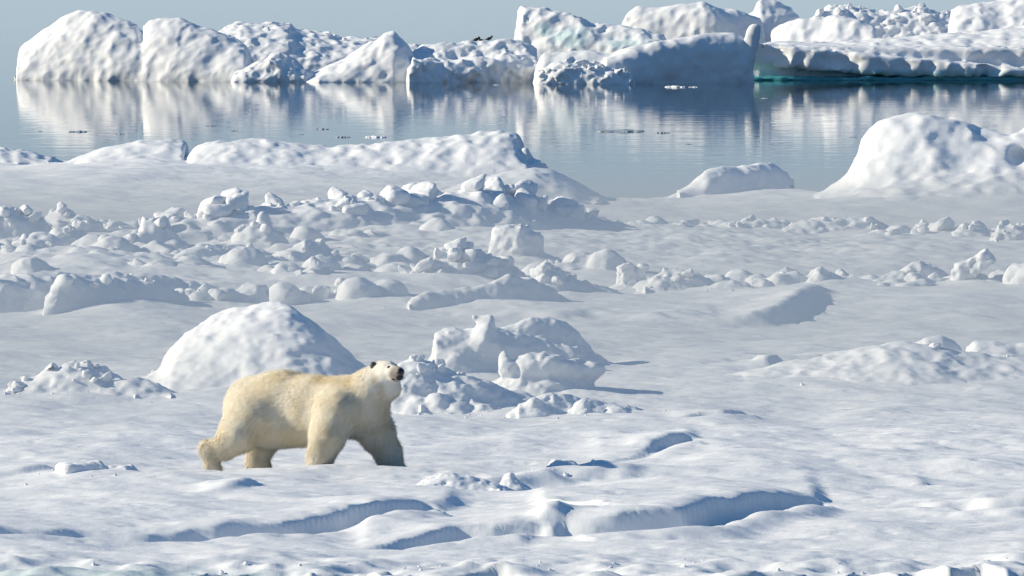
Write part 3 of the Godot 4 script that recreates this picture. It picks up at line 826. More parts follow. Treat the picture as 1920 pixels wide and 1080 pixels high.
func front_of_floe() -> void:
	var g := {"group": "snow hummocks around the bear", "carve": 4.0, "lump": 4.0, "wave": 60.0, "cell": 3.0}
	var b := func(extra: Dictionary) -> Dictionary:
		var o := g.duplicate()
		o.merge(extra, true)
		return o
	ice("snow_mound", "big round snow mound standing right behind the bear's back", "snow mound", [485, 724], [
		["r", [[268, 724], [296, 694], [318, 655], [345, 625], [385, 601], [430, 583], [470, 571], [510, 566], [545, 571], [578, 590], [608, 616], [640, 648], [672, 674], [708, 696], [740, 724]], -60, 240, 220, 1.7, 0.3]], b.call({"lump": 7.0, "wave": 70.0, "rubble": 2.0, "drift": 0.12, "cell": 3.0}))
	ice("ice_heap", "low bumpy snow heap left of the big round mound", "ice heap", [160, 744], [
		["r", [[10, 744], [24, 724], [40, 714], [62, 706], [90, 691], [130, 683], [165, 681], [190, 690], [214, 706], [240, 722], [262, 742]], 0, 80, 90, 2.0],
		["r", [[160, 744], [190, 726], [220, 714], [255, 708], [278, 712], [305, 728], [335, 744]], 40, 60, 60, 2.0]], b.call({"lump": 8.0, "wave": 44.0, "rubble": 7.0, "blocks": 22, "sizes": [4.0, 15.0]}))
	ice("ice_sculpture", "wind-carved ice figure with a raised bird-like head and wing", "ice block", [950, 706], [
		["r", [[806, 690], [810, 655], [818, 624], [840, 617], [870, 615], [895, 612], [915, 612], [940, 616], [985, 630], [1030, 641], [1080, 655], [1120, 672], [1160, 704]], 0, 80, 80, 2.3, -0.25],
		["c", 908, 645, 20, 34, 910, 606, 14, 15], ["c", 908, 600, 14, 9, 889, 594, 12, 4],
		["r", [[900, 690], [940, 618], [985, 603], [1030, 601], [1060, 610], [1088, 632], [1108, 660], [1120, 700]], -75, 40, 60, 2.2, -0.2],
		["e", 850, 690, 40, 50, 40, 50]], b.call({"lump": 5.0, "wave": 46.0, "cell": 2.3, "drift": 0.1, "k": 10.0, "rubble": 2.0}))
	ice("ice_heap", "broken white ice lump below the wing of the carved figure", "ice block", [1010, 738], [
		["e", 1015, 684, 30, 50, 26, 34], ["e", 955, 688, 36, 22, 18, 22], ["c", 985, 700, 36, 20, 978, 732, 40, 20], ["e", 1062, 694, 0, 72, 22, 44], ["e", 945, 670, 36, 8, 14, 10], ["e", 1015, 728, 4, 92, 34, 62]], b.call({"lump": 5.0, "wave": 34.0, "cell": 2.4, "drift": 0.2}))
	ice("snow_heap", "cluster of rounded snow lumps right of the bear's head", "snow heap", [860, 768], [
		["r", [[700, 766], [722, 716], [748, 684], [778, 672], [806, 678], [836, 696], [866, 712], [890, 768]], -20, 80, 80, 2.2, -0.2],
		["r", [[786, 768], [804, 742], [826, 714], [850, 706], [890, 708], [922, 721], [955, 737], [990, 748], [1020, 766]], 10, 70, 80, 2.1, -0.3],
		["e", 822, 752, 60, 18, 18, 18], ["e", 858, 762, 66, 16, 12, 16], ["e", 782, 760, 50, 22, 14, 20], ["e", 905, 764, 60, 12, 7, 12]], b.call({"lump": 6.0, "wave": 40.0, "cell": 2.4, "drift": 0.1, "rubble": 6.0, "blocks": 20, "sizes": [4.0, 14.0]}))
	ice("snow_heap", "low tail of snow lumps running right from the cluster", "snow heap", [1080, 778], [
		["r", [[970, 766], [1000, 748], [1040, 736], [1080, 746], [1120, 758], [1160, 770], [1190, 778]], 0, 50, 50, 1.9, -0.3], ["e", 1004, 756, 24, 10, 12, 10], ["e", 1092, 760, 24, 11, 10, 10], ["e", 1156, 772, 20, 10, 7, 10]], b.call({"lump": 4.0, "wave": 26.0, "cell": 2.4, "rubble": 4.0}))
	ice("snow_mound", "broad low snow hummock with pitted face at the right", "snow mound", [1640, 722], [
		["r", [[1360, 718], [1410, 698], [1470, 684], [1520, 674], [1560, 664], [1610, 654], [1660, 645], [1700, 641], [1745, 648], [1800, 660], [1860, 668], [1940, 672], [2040, 690], [2080, 720]], -30, 230, 180, 1.55, 0.05]], b.call({"lump": 6.0, "carve": 6.0, "wave": 80.0, "drift": 0.3, "rubble": 2.5, "blocks": 4, "sizes": [4.0, 14.0]}))
	ice("ice_block", "rounded bright ice lump on the right end of the pitted hummock", "ice block", [1765, 706], [
		["r", [[1706, 690], [1718, 650], [1740, 634], [1770, 632], [1796, 645], [1814, 670], [1822, 704]], -40, 60, 60, 2.2, -0.2]], b.call({"lump": 4.0}))
	ice("ice_block", "bright snow-topped ice lump cut by the right edge beside the hummock", "ice block", [1900, 712], [
		["r", [[1812, 700], [1818, 656], [1832, 640], [1870, 640], [1905, 648], [1960, 640], [2010, 655], [2030, 710]], -20, 110, 100, 2.1], ["e", 1880, 690, 30, 70, 30, 60]], b.call({"lump": 5.0}))
	ice("ice_block", "squarish snow-covered ice block alone in the left foreground", "ice block", [150, 905], [
		["b", 150, 886, 0, 42, 18, 34, 11, 14, 3]], b.call({"lump": 4.0, "wave": 34.0, "cell": 2.4, "drift": 0.1}))
	ice("ice_block", "smaller snow-covered ice block right of the squarish one", "ice block", [226, 905], [
		["b", 224, 890, 0, 22, 14, 24, 7, -18, 4], ["e", 240, 898, 6, 26, 10, 24]], b.call({"lump": 3.0, "wave": 26.0, "cell": 2.4, "drift": 0.1}))
	ice("ice_stub", "tiny upright ice stub in front of the blue shaded slope", "ice chunk", [957, 918], [
		["c", 960, 918, 0, 13, 955, 897, 0, 8]], b.call({"lump": 1.5, "wave": 12.0, "cell": 1.6, "drift": 0.1}))
	ice("ice_chunk", "small lit ice chunk on the crest of the blue shaded slope", "ice chunk", [1055, 886], [
		["b", 1056, 877, 0, 19, 9, 16, 6, 12, -6]], b.call({"lump": 2.0, "wave": 16.0, "cell": 1.8, "drift": 0.1}))
	ice("snow_heap", "low heap of crumbled snow left of the upright stub", "snow heap", [862, 924], [
		["r", [[782, 922], [800, 902], [825, 890], [850, 889], [880, 896], [910, 906], [940, 922]], 0, 60, 60, 1.9]], b.call({"lump": 4.0, "wave": 26.0, "cell": 2.2, "rubble": 5.0}))

# ------------------------------------------------------------------ the floe: one snow sheet with drifts, ledges and cracks
var xs := PackedFloat32Array()
var zs := PackedFloat32Array()   # distance from the camera foot, growing
var hm := PackedFloat32Array()

func span(a: PackedFloat32Array, v: float) -> int:
	return a.bsearch(v)

func hump(cx: float, cz: float, rx: float, rz: float, h: float) -> void:
	var nx := xs.size()
	var d := -cz
	for iz in range(span(zs, d - rz * 2.4), mini(span(zs, d + rz * 2.4), zs.size())):
		var b := (zs[iz] - d) / rz
		var gb := exp(-b * b)
		for ix in range(span(xs, cx - rx * 2.4), mini(span(xs, cx + rx * 2.4), nx)):
			var a := (xs[ix] - cx) / rx
			hm[iz * nx + ix] += h * gb * exp(-a * a)

# A broken edge: the sheet behind the line stands higher by the given pixels and sinks away over "back" metres.
func ledge(line: Array, back: float, soft: float, wobble := 0.06, trench := 0.0) -> void:
	var nx := xs.size()
	var flat := PackedVector2Array()
	var tops := PackedFloat32Array()
	var lo := Vector2(1e6, 1e6)
	var hi := Vector2(-1e6, -1e6)
	for l: Array in line:
		var g := ground(l[0], l[1])
		flat.append(Vector2(g.x, -g.z))
		tops.append(l[2] * -g.z / F)
		lo = lo.min(Vector2(g.x, -g.z))
		hi = hi.max(Vector2(g.x, -g.z))
	for iz in range(span(zs, lo.y - soft * 3.0 - trench * 3.5), mini(span(zs, hi.y + minf(back * 5.5, 4.0)), zs.size())):
		for ix in range(span(xs, lo.x - 0.9), mini(span(xs, hi.x + 0.9), nx)):
			var x := xs[ix]
			var z := zs[iz] + wobble * grit.get_noise_2d(x * 0.9, zs[iz] * 0.9)
			var p := Vector2(x, z)
			var best := 1e9
			var tall := 0.0
			var line_z := flat[0].y
			for s in flat.size() - 1:
				if x >= flat[s].x:
					line_z = lerpf(flat[s].y, flat[s + 1].y, clampf((x - flat[s].x) / (flat[s + 1].x - flat[s].x), 0.0, 1.0))
			var side := 1.0 if z > line_z else -1.0
			for s in flat.size() - 1:
				var c := flat[s]
				var e := flat[s + 1] - c
				var t := clampf((p - c).dot(e) / e.length_squared(), 0.0, 1.0)
				var w := p - c - e * t
				var d2 := w.length_squared()
				if d2 < best:
					best = d2
					tall = lerpf(tops[s], tops[s + 1], t)
			var d := sqrt(best) * side
			var past := maxf(flat[0].x - x, x - flat[-1].x)
			if past > 0.0:
				tall *= exp(-past / 0.14)
			if d > -soft:
				hm[iz * nx + ix] += tall * smoothstep(-soft, soft, d) * exp(-maxf(d, 0.0) / back) * smoothstep(3.9, 2.0, d) * (1.0 - 0.35 * exp(-maxf(d, 0.0) / 0.16))
			if trench > 0.0 and d < soft * 2.0:
				var g := (d + trench * 0.35) / (trench * 0.35)
				var r := (d + trench * 1.5) / (trench * 0.8)
				hm[iz * nx + ix] += tall * (0.3 * exp(-r * r) - 0.55 * exp(-g * g))

func shore_far(x: float) -> float:
	# distance of the far edge of the floe at x metres
	var pts := [[-60.0, 176.0], [-14.0, 172.0], [-8.0, 168.0], [-0.5, 163.0], [1.4, 153.0], [2.4, 146.0], [4.2, 147.0], [6.4, 148.0], [7.6, 147.5], [9.0, 160.0], [14.0, 168.0], [60.0, 172.0]]
	for i in pts.size() - 1:
		if x < pts[i + 1][0]:
			return lerpf(pts[i][1], pts[i + 1][1], clampf((x - pts[i][0]) / (pts[i + 1][0] - pts[i][0]), 0, 1))
	return 172.0

func grow(a: PackedFloat32Array, from: float, to: float, step: float) -> void:
	var v := from
	while v < to:
		a.append(v)
		v += step

func floe() -> void:
	var half := PackedFloat32Array()
	grow(half, 0.0, 6.4, 0.055)
	grow(half, 6.4, 9.5, 0.08)
	grow(half, 9.5, 16.0, 0.13)
	grow(half, 16.0, 60.0, 1.6)
	for n in range(half.size() - 1, 0, -1):
		xs.append(-half[n])
	xs.append_array(half)
	grow(zs, 55.0, 76.0, 0.045)
	grow(zs, 76.0, 96.0, 0.065)
	grow(zs, 96.0, 125.0, 0.1)
	grow(zs, 125.0, 180.0, 0.17)
	var nx := xs.size()
	var nz := zs.size()
	hm.resize(nx * nz)
	var wide := FastNoiseLite.new()
	wide.seed = 77
	wide.frequency = 1.0
	wide.fractal_octaves = 2
	for iz in nz:
		var z := zs[iz]
		for ix in nx:
			var x := xs[ix]
			var h := 0.11 * wide.get_noise_2d(x * 0.22, z * 0.13)
			h += 0.055 * lump.get_noise_2d(x * 0.55 + 0.1 * z, z * 0.75)
			h += 0.006 * clampf(0.5 + 1.4 * wide.get_noise_2d(x * 0.5 + 40.0, z * 0.35), 0.1, 1.2) * grit.get_noise_2d(x * 1.5 - 0.3 * z, z * 2.3)
			h += 0.0014 * grit.get_noise_2d(x * 9.0, z * 11.0)
			var pit := wide.get_noise_2d(x * 1.9 + 90.0, z * 2.6)
			h -= 0.045 * maxf(0.0, pit - 0.33)
			hm[iz * nx + ix] = h
	for d: Array in drifts:
		hump(d[0], d[1], d[2], d[3], d[4])
	# broken ledges, nearest first; each point: pixel x, pixel y of its foot, height in pixels
	ledge([[-500, 1022, 0], [-300, 1022, 20], [0, 1014, 22], [80, 1011, 18], [160, 1009, 16], [280, 1008, 18], [400, 1004, 30], [540, 997, 36], [640, 986, 40], [760, 967, 36], [800, 962, 24], [840, 964, 0]], 1.8, 0.05, 0.12, 0.3)
	ledge([[680, 1026, 0], [760, 1015, 18], [860, 1006, 32], [960, 1004, 36], [1010, 1004, 26], [1050, 1006, 0]], 1.6, 0.05, 0.10, 0.28)
	ledge([[1020, 1007, 0], [1060, 1004, 30], [1160, 1004, 44], [1280, 1001, 54], [1330, 989, 54], [1380, 971, 50], [1450, 950, 38], [1500, 940, 30], [1530, 938, 18], [1556, 938, 0]], 1.8, 0.05, 0.12, 0.32)
	ledge([[1660, 942, 0], [1740, 948, 14], [1830, 953, 30], [1920, 955, 40], [2060, 955, 30], [2200, 955, 0]], 0.8, 0.22, 0.35, 0.3)
	ledge([[380, 941, 0], [430, 938, 14], [468, 934, 22], [486, 930, 18], [498, 925, 0]], 0.9, 0.08)
	ledge([[840, 920, 0], [900, 915, 14], [980, 909, 28], [1060, 902, 38], [1140, 897, 38], [1200, 896, 26], [1260, 897, 12], [1340, 899, 0]], 0.6, 0.30, 0.3)
	ledge([[-60, 900, 0], [0, 898, 10], [40, 897, 16], [90, 893, 12], [114, 890, 0]], 0.5, 0.08)
	ledge([[1130, 872, 0], [1200, 852, 6], [1235, 840, 12], [1262, 838, 18], [1290, 836, 15], [1316, 836, 0]], 1.2, 0.05, 0.03, 0.25)
	ledge([[1270, 791, 0], [1320, 789, 16], [1360, 789, 23], [1395, 787, 19], [1418, 786, 0]], 0.8, 0.07, 0.05, 0.2)
	ledge([[1580, 868, 0], [1650, 894, 11], [1690, 908, 15], [1715, 913, 12], [1735, 914, 0]], 0.8, 0.2, 0.06)
	ledge([[1520, 846, 0], [1640, 848, 13], [1720, 848, 18], [1800, 846, 16], [1900, 842, 0]], 1.4, 0.4, 0.6)
	ledge([[1380, 704, 0], [1440, 704, 24], [1468, 702, 32], [1482, 698, 0]], 0.9, 0.10, 0.06)
	ledge([[1040, 614, 0], [1200, 612, 8], [1350, 608, 22], [1420, 606, 36], [1480, 602, 48], [1520, 586, 42], [1548, 562, 22], [1566, 554, 0]], 0.8, 0.28, 0.12)
	ledge([[640, 612, 0], [900, 606, 9], [1100, 603, 12], [1240, 605, 16], [1340, 608, 0]], 2.0, 0.3, 0.4)
	ledge([[200, 634, 0], [260, 632, 8], [310, 630, 6], [336, 630, 0]], 0.8, 0.2, 0.2)
	ledge([[960, 846, 0], [1060, 836, 6], [1200, 842, 7], [1300, 848, 0]], 1.6, 0.3, 0.2)
	# swellings of the sheet: pixel x, y, half width in pixels, half depth and height in metres
	for q: Array in [[330, 915, 150, 0.9, 0.13], [600, 898, 330, 0.5, 0.10], [1100, 940, 260, 1.2, 0.06], [1500, 870, 260, 1.4, 0.10], [1650, 990, 300, 1.5, 0.08], [1830, 880, 160, 0.9, 0.10],
			[1750, 770, 200, 2.0, 0.12], [1250, 700, 240, 3.0, 0.10], [1060, 890, 150, 0.6, 0.05], [700, 560, 420, 5.0, 0.15], [180, 530, 330, 5.0, 0.35], [1700, 575, 300, 3.0, 0.20], [250, 340, 500, 8.0, 0.25], [1500, 470, 500, 6.0, 0.12], [560, 800, 500, 2.0, -0.05]]:
		var g := ground(q[0], q[1])
		hump(g.x, g.z, q[2] * -g.z / F, q[3], q[4])
	# crumbled snow where ice was broken up
	for q: Array in [[200, 500, 330, 8.0, 0.20, 1.6], [700, 500, 420, 7.0, 0.12, 1.5], [1500, 470, 560, 7.0, 0.08, 1.8], [1650, 690, 240, 1.6, 0.07, 2.4], [900, 745, 230, 1.2, 0.06, 3.0], [860, 910, 140, 0.5, 0.05, 3.4]]:
		var g := ground(q[0], q[1])
		var rx: float = q[2] * -g.z / F
		var d := -g.z
		for iz in range(span(zs, d - q[3] * 2.0), mini(span(zs, d + q[3] * 2.0), nz)):
			var b: float = (zs[iz] - d) / q[3]
			for ix in range(span(xs, g.x - rx * 2.0), mini(span(xs, g.x + rx * 2.0), nx)):
				var a := (xs[ix] - g.x) / rx
				var wgt := exp(-a * a - b * b)
				hm[iz * nx + ix] += wgt * q[4] * (0.62 - cells.get_noise_2d(xs[ix] * q[5] + 0.6 * grit.get_noise_2d(xs[ix] * q[5] * 0.8, zs[iz] * q[5] * 0.8), zs[iz] * q[5] * 0.8 + 0.8 * lump.get_noise_2d(xs[ix] * q[5] * 0.4, zs[iz] * q[5] * 0.4)) * 1.0 - 0.75 + 0.6 * lump.get_noise_2d(xs[ix] * q[5] * 0.5, zs[iz] * q[5] * 0.5))
	for iz in range(0, span(zs, 60.4)):
		var z := zs[iz]
		var w := smoothstep(60.3, 58.4, z)
		for ix in nx:
			var x := xs[ix]
			hm[iz * nx + ix] += w * (0.12 * lump.get_noise_2d(x * 0.8, z * 1.1) + 0.018 * grit.get_noise_2d(x * 3.0, z * 4.0) - 0.03)
	# the edges of the floe dip into the sea
	var verts := PackedVector3Array()
	verts.resize(nx * nz)
	for iz in nz:
		var z := zs[iz]
		for ix in nx:
			var x := xs[ix]
			var wig := 0.5 * lump.get_noise_2d(x * 0.6, z * 0.3) + 0.25 * grit.get_noise_2d(x * 2.5, z)
			var far := smoothstep(0.0, 3.0, shore_far(x) - z + wig * 2.0)
			var near := smoothstep(0.0, 0.7, z - 57.2 - wig * 1.3)
			var side := smoothstep(0.0, 6.0, 58.0 - absf(x))
			var keep := far * near * side
			verts[iz * nx + ix] = Vector3(x, lerpf(-0.6, hm[iz * nx + ix], keep), -z)
	var nor := PackedVector3Array()
	nor.resize(nx * nz)
	for iz in nz:
		for ix in nx:
			var l := verts[iz * nx + maxi(ix - 1, 0)]
			var r := verts[iz * nx + mini(ix + 1, nx - 1)]
			var n := verts[maxi(iz - 1, 0) * nx + ix]
			var f := verts[mini(iz + 1, nz - 1) * nx + ix]
			nor[iz * nx + ix] = (r - l).cross(f - n).normalized()
	var tri := PackedInt32Array()
	tri.resize((nx - 1) * (nz - 1) * 6)
	var t := 0
	for iz in nz - 1:
		for ix in nx - 1:
			var a := iz * nx + ix
			tri[t] = a
			tri[t + 1] = a + nx
			tri[t + 2] = a + 1
			tri[t + 3] = a + 1
			tri[t + 4] = a + nx
			tri[t + 5] = a + nx + 1
			t += 6
	var arr := []
	arr.resize(Mesh.ARRAY_MAX)
	arr[Mesh.ARRAY_VERTEX] = verts
	arr[Mesh.ARRAY_NORMAL] = nor
	arr[Mesh.ARRAY_INDEX] = tri
	# soaked greenish slush along the near edge
	var col := PackedColorArray()
	col.resize(nx * nz)
	col.fill(Color(1, 1, 1))
	for iz in range(0, span(zs, 60.5)):
		for ix in nx:
			var x := xs[ix]
			if absf(x) > 9.0:
				continue
			var z := zs[iz]
			var w := smoothstep(59.2, 58.0, z) * (0.2 + 0.8 * smoothstep(-1.0, -3.2, x))
			var soaked := clampf(w * 1.5 - 0.55 + 1.1 * lump.get_noise_2d(x * 1.1, z * 1.6) + 0.7 * grit.get_noise_2d(x * 6.0, z * 8.0), 0.0, 1.0)
			col[iz * nx + ix] = Color(1, 1, 1).lerp(Color(0.74, 0.84, 0.84), soaked)
	arr[Mesh.ARRAY_COLOR] = col
	var me := ArrayMesh.new()
	me.add_surface_from_arrays(Mesh.PRIMITIVE_TRIANGLES, arr)
	var o := MeshInstance3D.new()
	o.name = "snow_ground"
	o.mesh = me
	o.material_override = M.sheet
	tag(o, "snow covered ice floe with broken ledges", "", "", "structure")
	add_child(o)

func floe_height(x: float, z: float) -> float:
	var ix := clampi(span(xs, x), 1, xs.size() - 1)
	var iz := clampi(span(zs, -z), 1, zs.size() - 1)
	return hm[iz * xs.size() + ix]

func water() -> void:
	var o := MeshInstance3D.new()
	o.name = "water"
	var p := PlaneMesh.new()
	p.size = Vector2(24000, 24000)
	o.mesh = p
	o.material_override = M.sea
	o.position = Vector3(0, SEA, 0)
	tag(o, "still grey-blue sea", "", "", "structure")
	add_child(o)

func mist() -> void:
	var look := FogMaterial.new()
	look.density = MIST
	look.albedo = Color(0.915, 0.96, 1.0)
	var v := FogVolume.new()
	v.name = "mist"
	v.size = Vector3(70, 1.3, 64)
	v.material = look
	tag(v, "thin mist lying low over the middle of the floe", "", "", "stuff")
	add_child(v)
	v.position = Vector3(0, 0.42, -107)
const MIST := 0.046

# loose snow and ice crumbs, thickest along the near edge and under the ledges
func crumbs() -> void:
	var rng := RandomNumberGenerator.new()
	rng.seed = 311
	var spots := []
	var beds := [[960, 1066, 1100, 10, 45], [860, 912, 90, 10, 16], [1060, 890, 140, 14, 10], [160, 908, 140, 8, 10], [880, 772, 170, 8, 40], [1100, 780, 120, 6, 24], [170, 748, 170, 6, 30], [1660, 728, 200, 12, 26], [1790, 700, 120, 8, 20], [980, 735, 120, 8, 24], [960, 600, 900, 60, 40]]
	for b: Array in beds:
		for n in int(b[4]):
			var px: float = b[0] + rng.randfn(0.0, 0.55) * b[2]
			var py: float = b[1] + rng.randfn(0.0, 0.6) * b[3]
			if py > 1100.0 or px < -60.0 or px > 1980.0:
				continue
			var g := ground(px, py)
			var r := rng.randf()
			var size := lerpf(0.008, 0.03, r * r * r)
			spots.append(Transform3D(Basis.from_euler(Vector3(rng.randf(), rng.randf() * 6.0, rng.randf())).scaled(Vector3(1.0, 0.8, 1.0) * size), Vector3(g.x, floe_height(g.x, g.z) - size * 0.1, g.z)))
	var mm := MultiMesh.new()
	mm.transform_format = MultiMesh.TRANSFORM_3D
	mm.mesh = chunks[2]
	mm.instance_count = spots.size()
	for n in spots.size():
		mm.set_instance_transform(n, spots[n])
	var o := MultiMeshInstance3D.new()
	o.name = "snow_crumbs"
	o.multimesh = mm
	o.material_override = M.snow
	tag(o, "loose crumbs of snow and ice scattered over the floe", "snow crumbs", "", "stuff")
	add_child(o)

# ------------------------------------------------------------------ the bear
const BEAR_X := 570.0
const BEAR_Y := 886.0

func bear() -> void:
	var foot := ground(BEAR_X, BEAR_Y)
	var s := -foot.z / F
	var root := Node3D.new()
	root.name = "polar_bear"
	tag(root, "cream-coloured polar bear walking right with its head raised", "polar bear")
	add_child(root)
	root.position = foot
	var pr := []
	# x, y in pixels of the photograph, z and radius in pixels of the same scale (about 160 to the metre)
	var c := func(x1: float, y1: float, z1: float, r1: float, x2: float, y2: float, z2: float, r2: float, flat := 1.0, join := 0.085) -> void:
		r1 -= 3.0
		r2 -= 3.0 if r2 > 12.0 else 1.0
		pr.append(PackedFloat32Array([2, (x1 - BEAR_X) * s, (BEAR_Y - y1) * s, z1 * s, r1 * s, (x2 - BEAR_X) * s, (BEAR_Y - y2) * s, z2 * s, r2 * s, flat, join]))
	# trunk, from the rump to the chest; it comes a little towards us
	c.call(474, 764, -42, 58, 525, 766, -24, 70, 1.2)
	c.call(525, 766, -24, 70, 585, 768, 2, 64, 1.2)
	c.call(585, 768, 2, 64, 645, 762, 26, 58, 1.25)
	c.call(645, 762, 26, 58, 690, 760, 42, 44, 1.2)
	# neck and head
	c.call(664, 754, 34, 52, 700, 724, 48, 40)
	c.call(700, 724, 48, 40, 722, 706, 60, 29)
	c.call(712, 722, 54, 36, 731, 724, 66, 25, 1.0, 0.06)
	c.call(718, 697, 58, 27, 728, 695, 72, 25, 1.0, 0.05)
	c.call(733, 692, 84, 16.5, 749, 691, 108, 12.0, 1.0, 0.02)
	c.call(733, 700, 84, 13, 747, 700.5, 105, 9.0, 1.0, 0.018)
	# hind leg nearest to us, pushing off behind
	c.call(470, 778, -4, 50, 446, 812, 4, 38, 1.0, 0.17)
	c.call(446, 812, 4, 38, 420, 838, 2, 24)
	c.call(420, 838, 2, 23, 392, 846, 0, 17)
	c.call(392, 846, 0, 17, 396, 872, 2, 13)
	c.call(395, 872, 2, 14, 408, 882, 6, 9)
	c.call(392, 846, 0, 15, 380, 838, 0, 9)
	# far hind leg, under the belly
	c.call(490, 785, -62, 46, 488, 830, -62, 33)
	c.call(488, 830, -62, 33, 478, 872, -62, 23)
	c.call(478, 876, -62, 22, 494, 884, -58, 13)
	# fore leg nearest to us, upright
	c.call(632, 765, 62, 42, 616, 812, 78, 34, 1.0, 0.15)
	c.call(616, 812, 78, 34, 602, 850, 82, 26)
	c.call(602, 850, 82, 26, 598, 880, 84, 23)
	c.call(598, 884, 84, 22, 616, 888, 92, 13)
	# far fore leg, reaching out in front
	c.call(680, 765, 14, 42, 706, 812, 6, 34, 1.0, 0.13)
	c.call(706, 812, 6, 34, 728, 850, 4, 26)
	c.call(728, 850, 4, 26, 736, 878, 4, 23)
	c.call(737, 882, 4, 22, 752, 886, 8, 14)
	# belly
	c.call(505, 800, -22, 44, 570, 798, 4, 38, 1.1)
	var me := MeshInstance3D.new()
	me.name = "body"
	root.add_child(me)
	jobs.append({"name": "bear", "prims": pr, "k": 0.085, "amp": 0.008, "rubble": 0.0, "wavelength": 0.16, "warp": 0.0, "off": Vector3.ZERO, "floor_y": -0.2,
		"lo": Vector3((350 - BEAR_X) * s, -0.15, -0.95), "hi": Vector3((775 - BEAR_X) * s, (BEAR_Y - 660) * s, 1.05), "cell": 0.0195, "node": me, "mat": M.fur, "after": fur_coat, "scale": s, "root": root})
	# face: nose, mouth, eyes and ears
	var e := func(called: String, x: float, y: float, z: float, r: Vector3, m: Material, turn := Vector3.ZERO) -> MeshInstance3D:
		var o := MeshInstance3D.new()
		o.name = called
		var b := SphereMesh.new()
		b.radius = 1.0
		b.height = 2.0
		b.radial_segments = 20
		b.rings = 12
		o.mesh = b
		o.material_override = m
		root.add_child(o, true)
		o.position = Vector3((x - BEAR_X) * s, (BEAR_Y - y) * s, z * s)
		o.rotation_degrees = turn
		o.scale = r * s
		return o
	e.call("nose", 753, 689, 116, Vector3(7.0, 6.5, 5.0), M.black, Vector3(-15, 30, 0))
	e.call("lips", 751, 699, 111, Vector3(7.8, 6.8, 6.0), M.black, Vector3(0, 30, 0))
	e.call("mouth_corner", 742, 703.5, 103, Vector3(8.0, 1.8, 6.0), M.black, Vector3(0, 35, 8))
	e.call("eye", 730.5, 682.5, 96, Vector3(3.4, 2.8, 2.8), M.black)
	e.call("eye", 743.5, 680, 88, Vector3(2.8, 2.2, 2.4), M.black)
	e.call("ear", 701.5, 682.5, 66, Vector3(7.0, 8.5, 4.5), M.skin, Vector3(0, 20, 12))

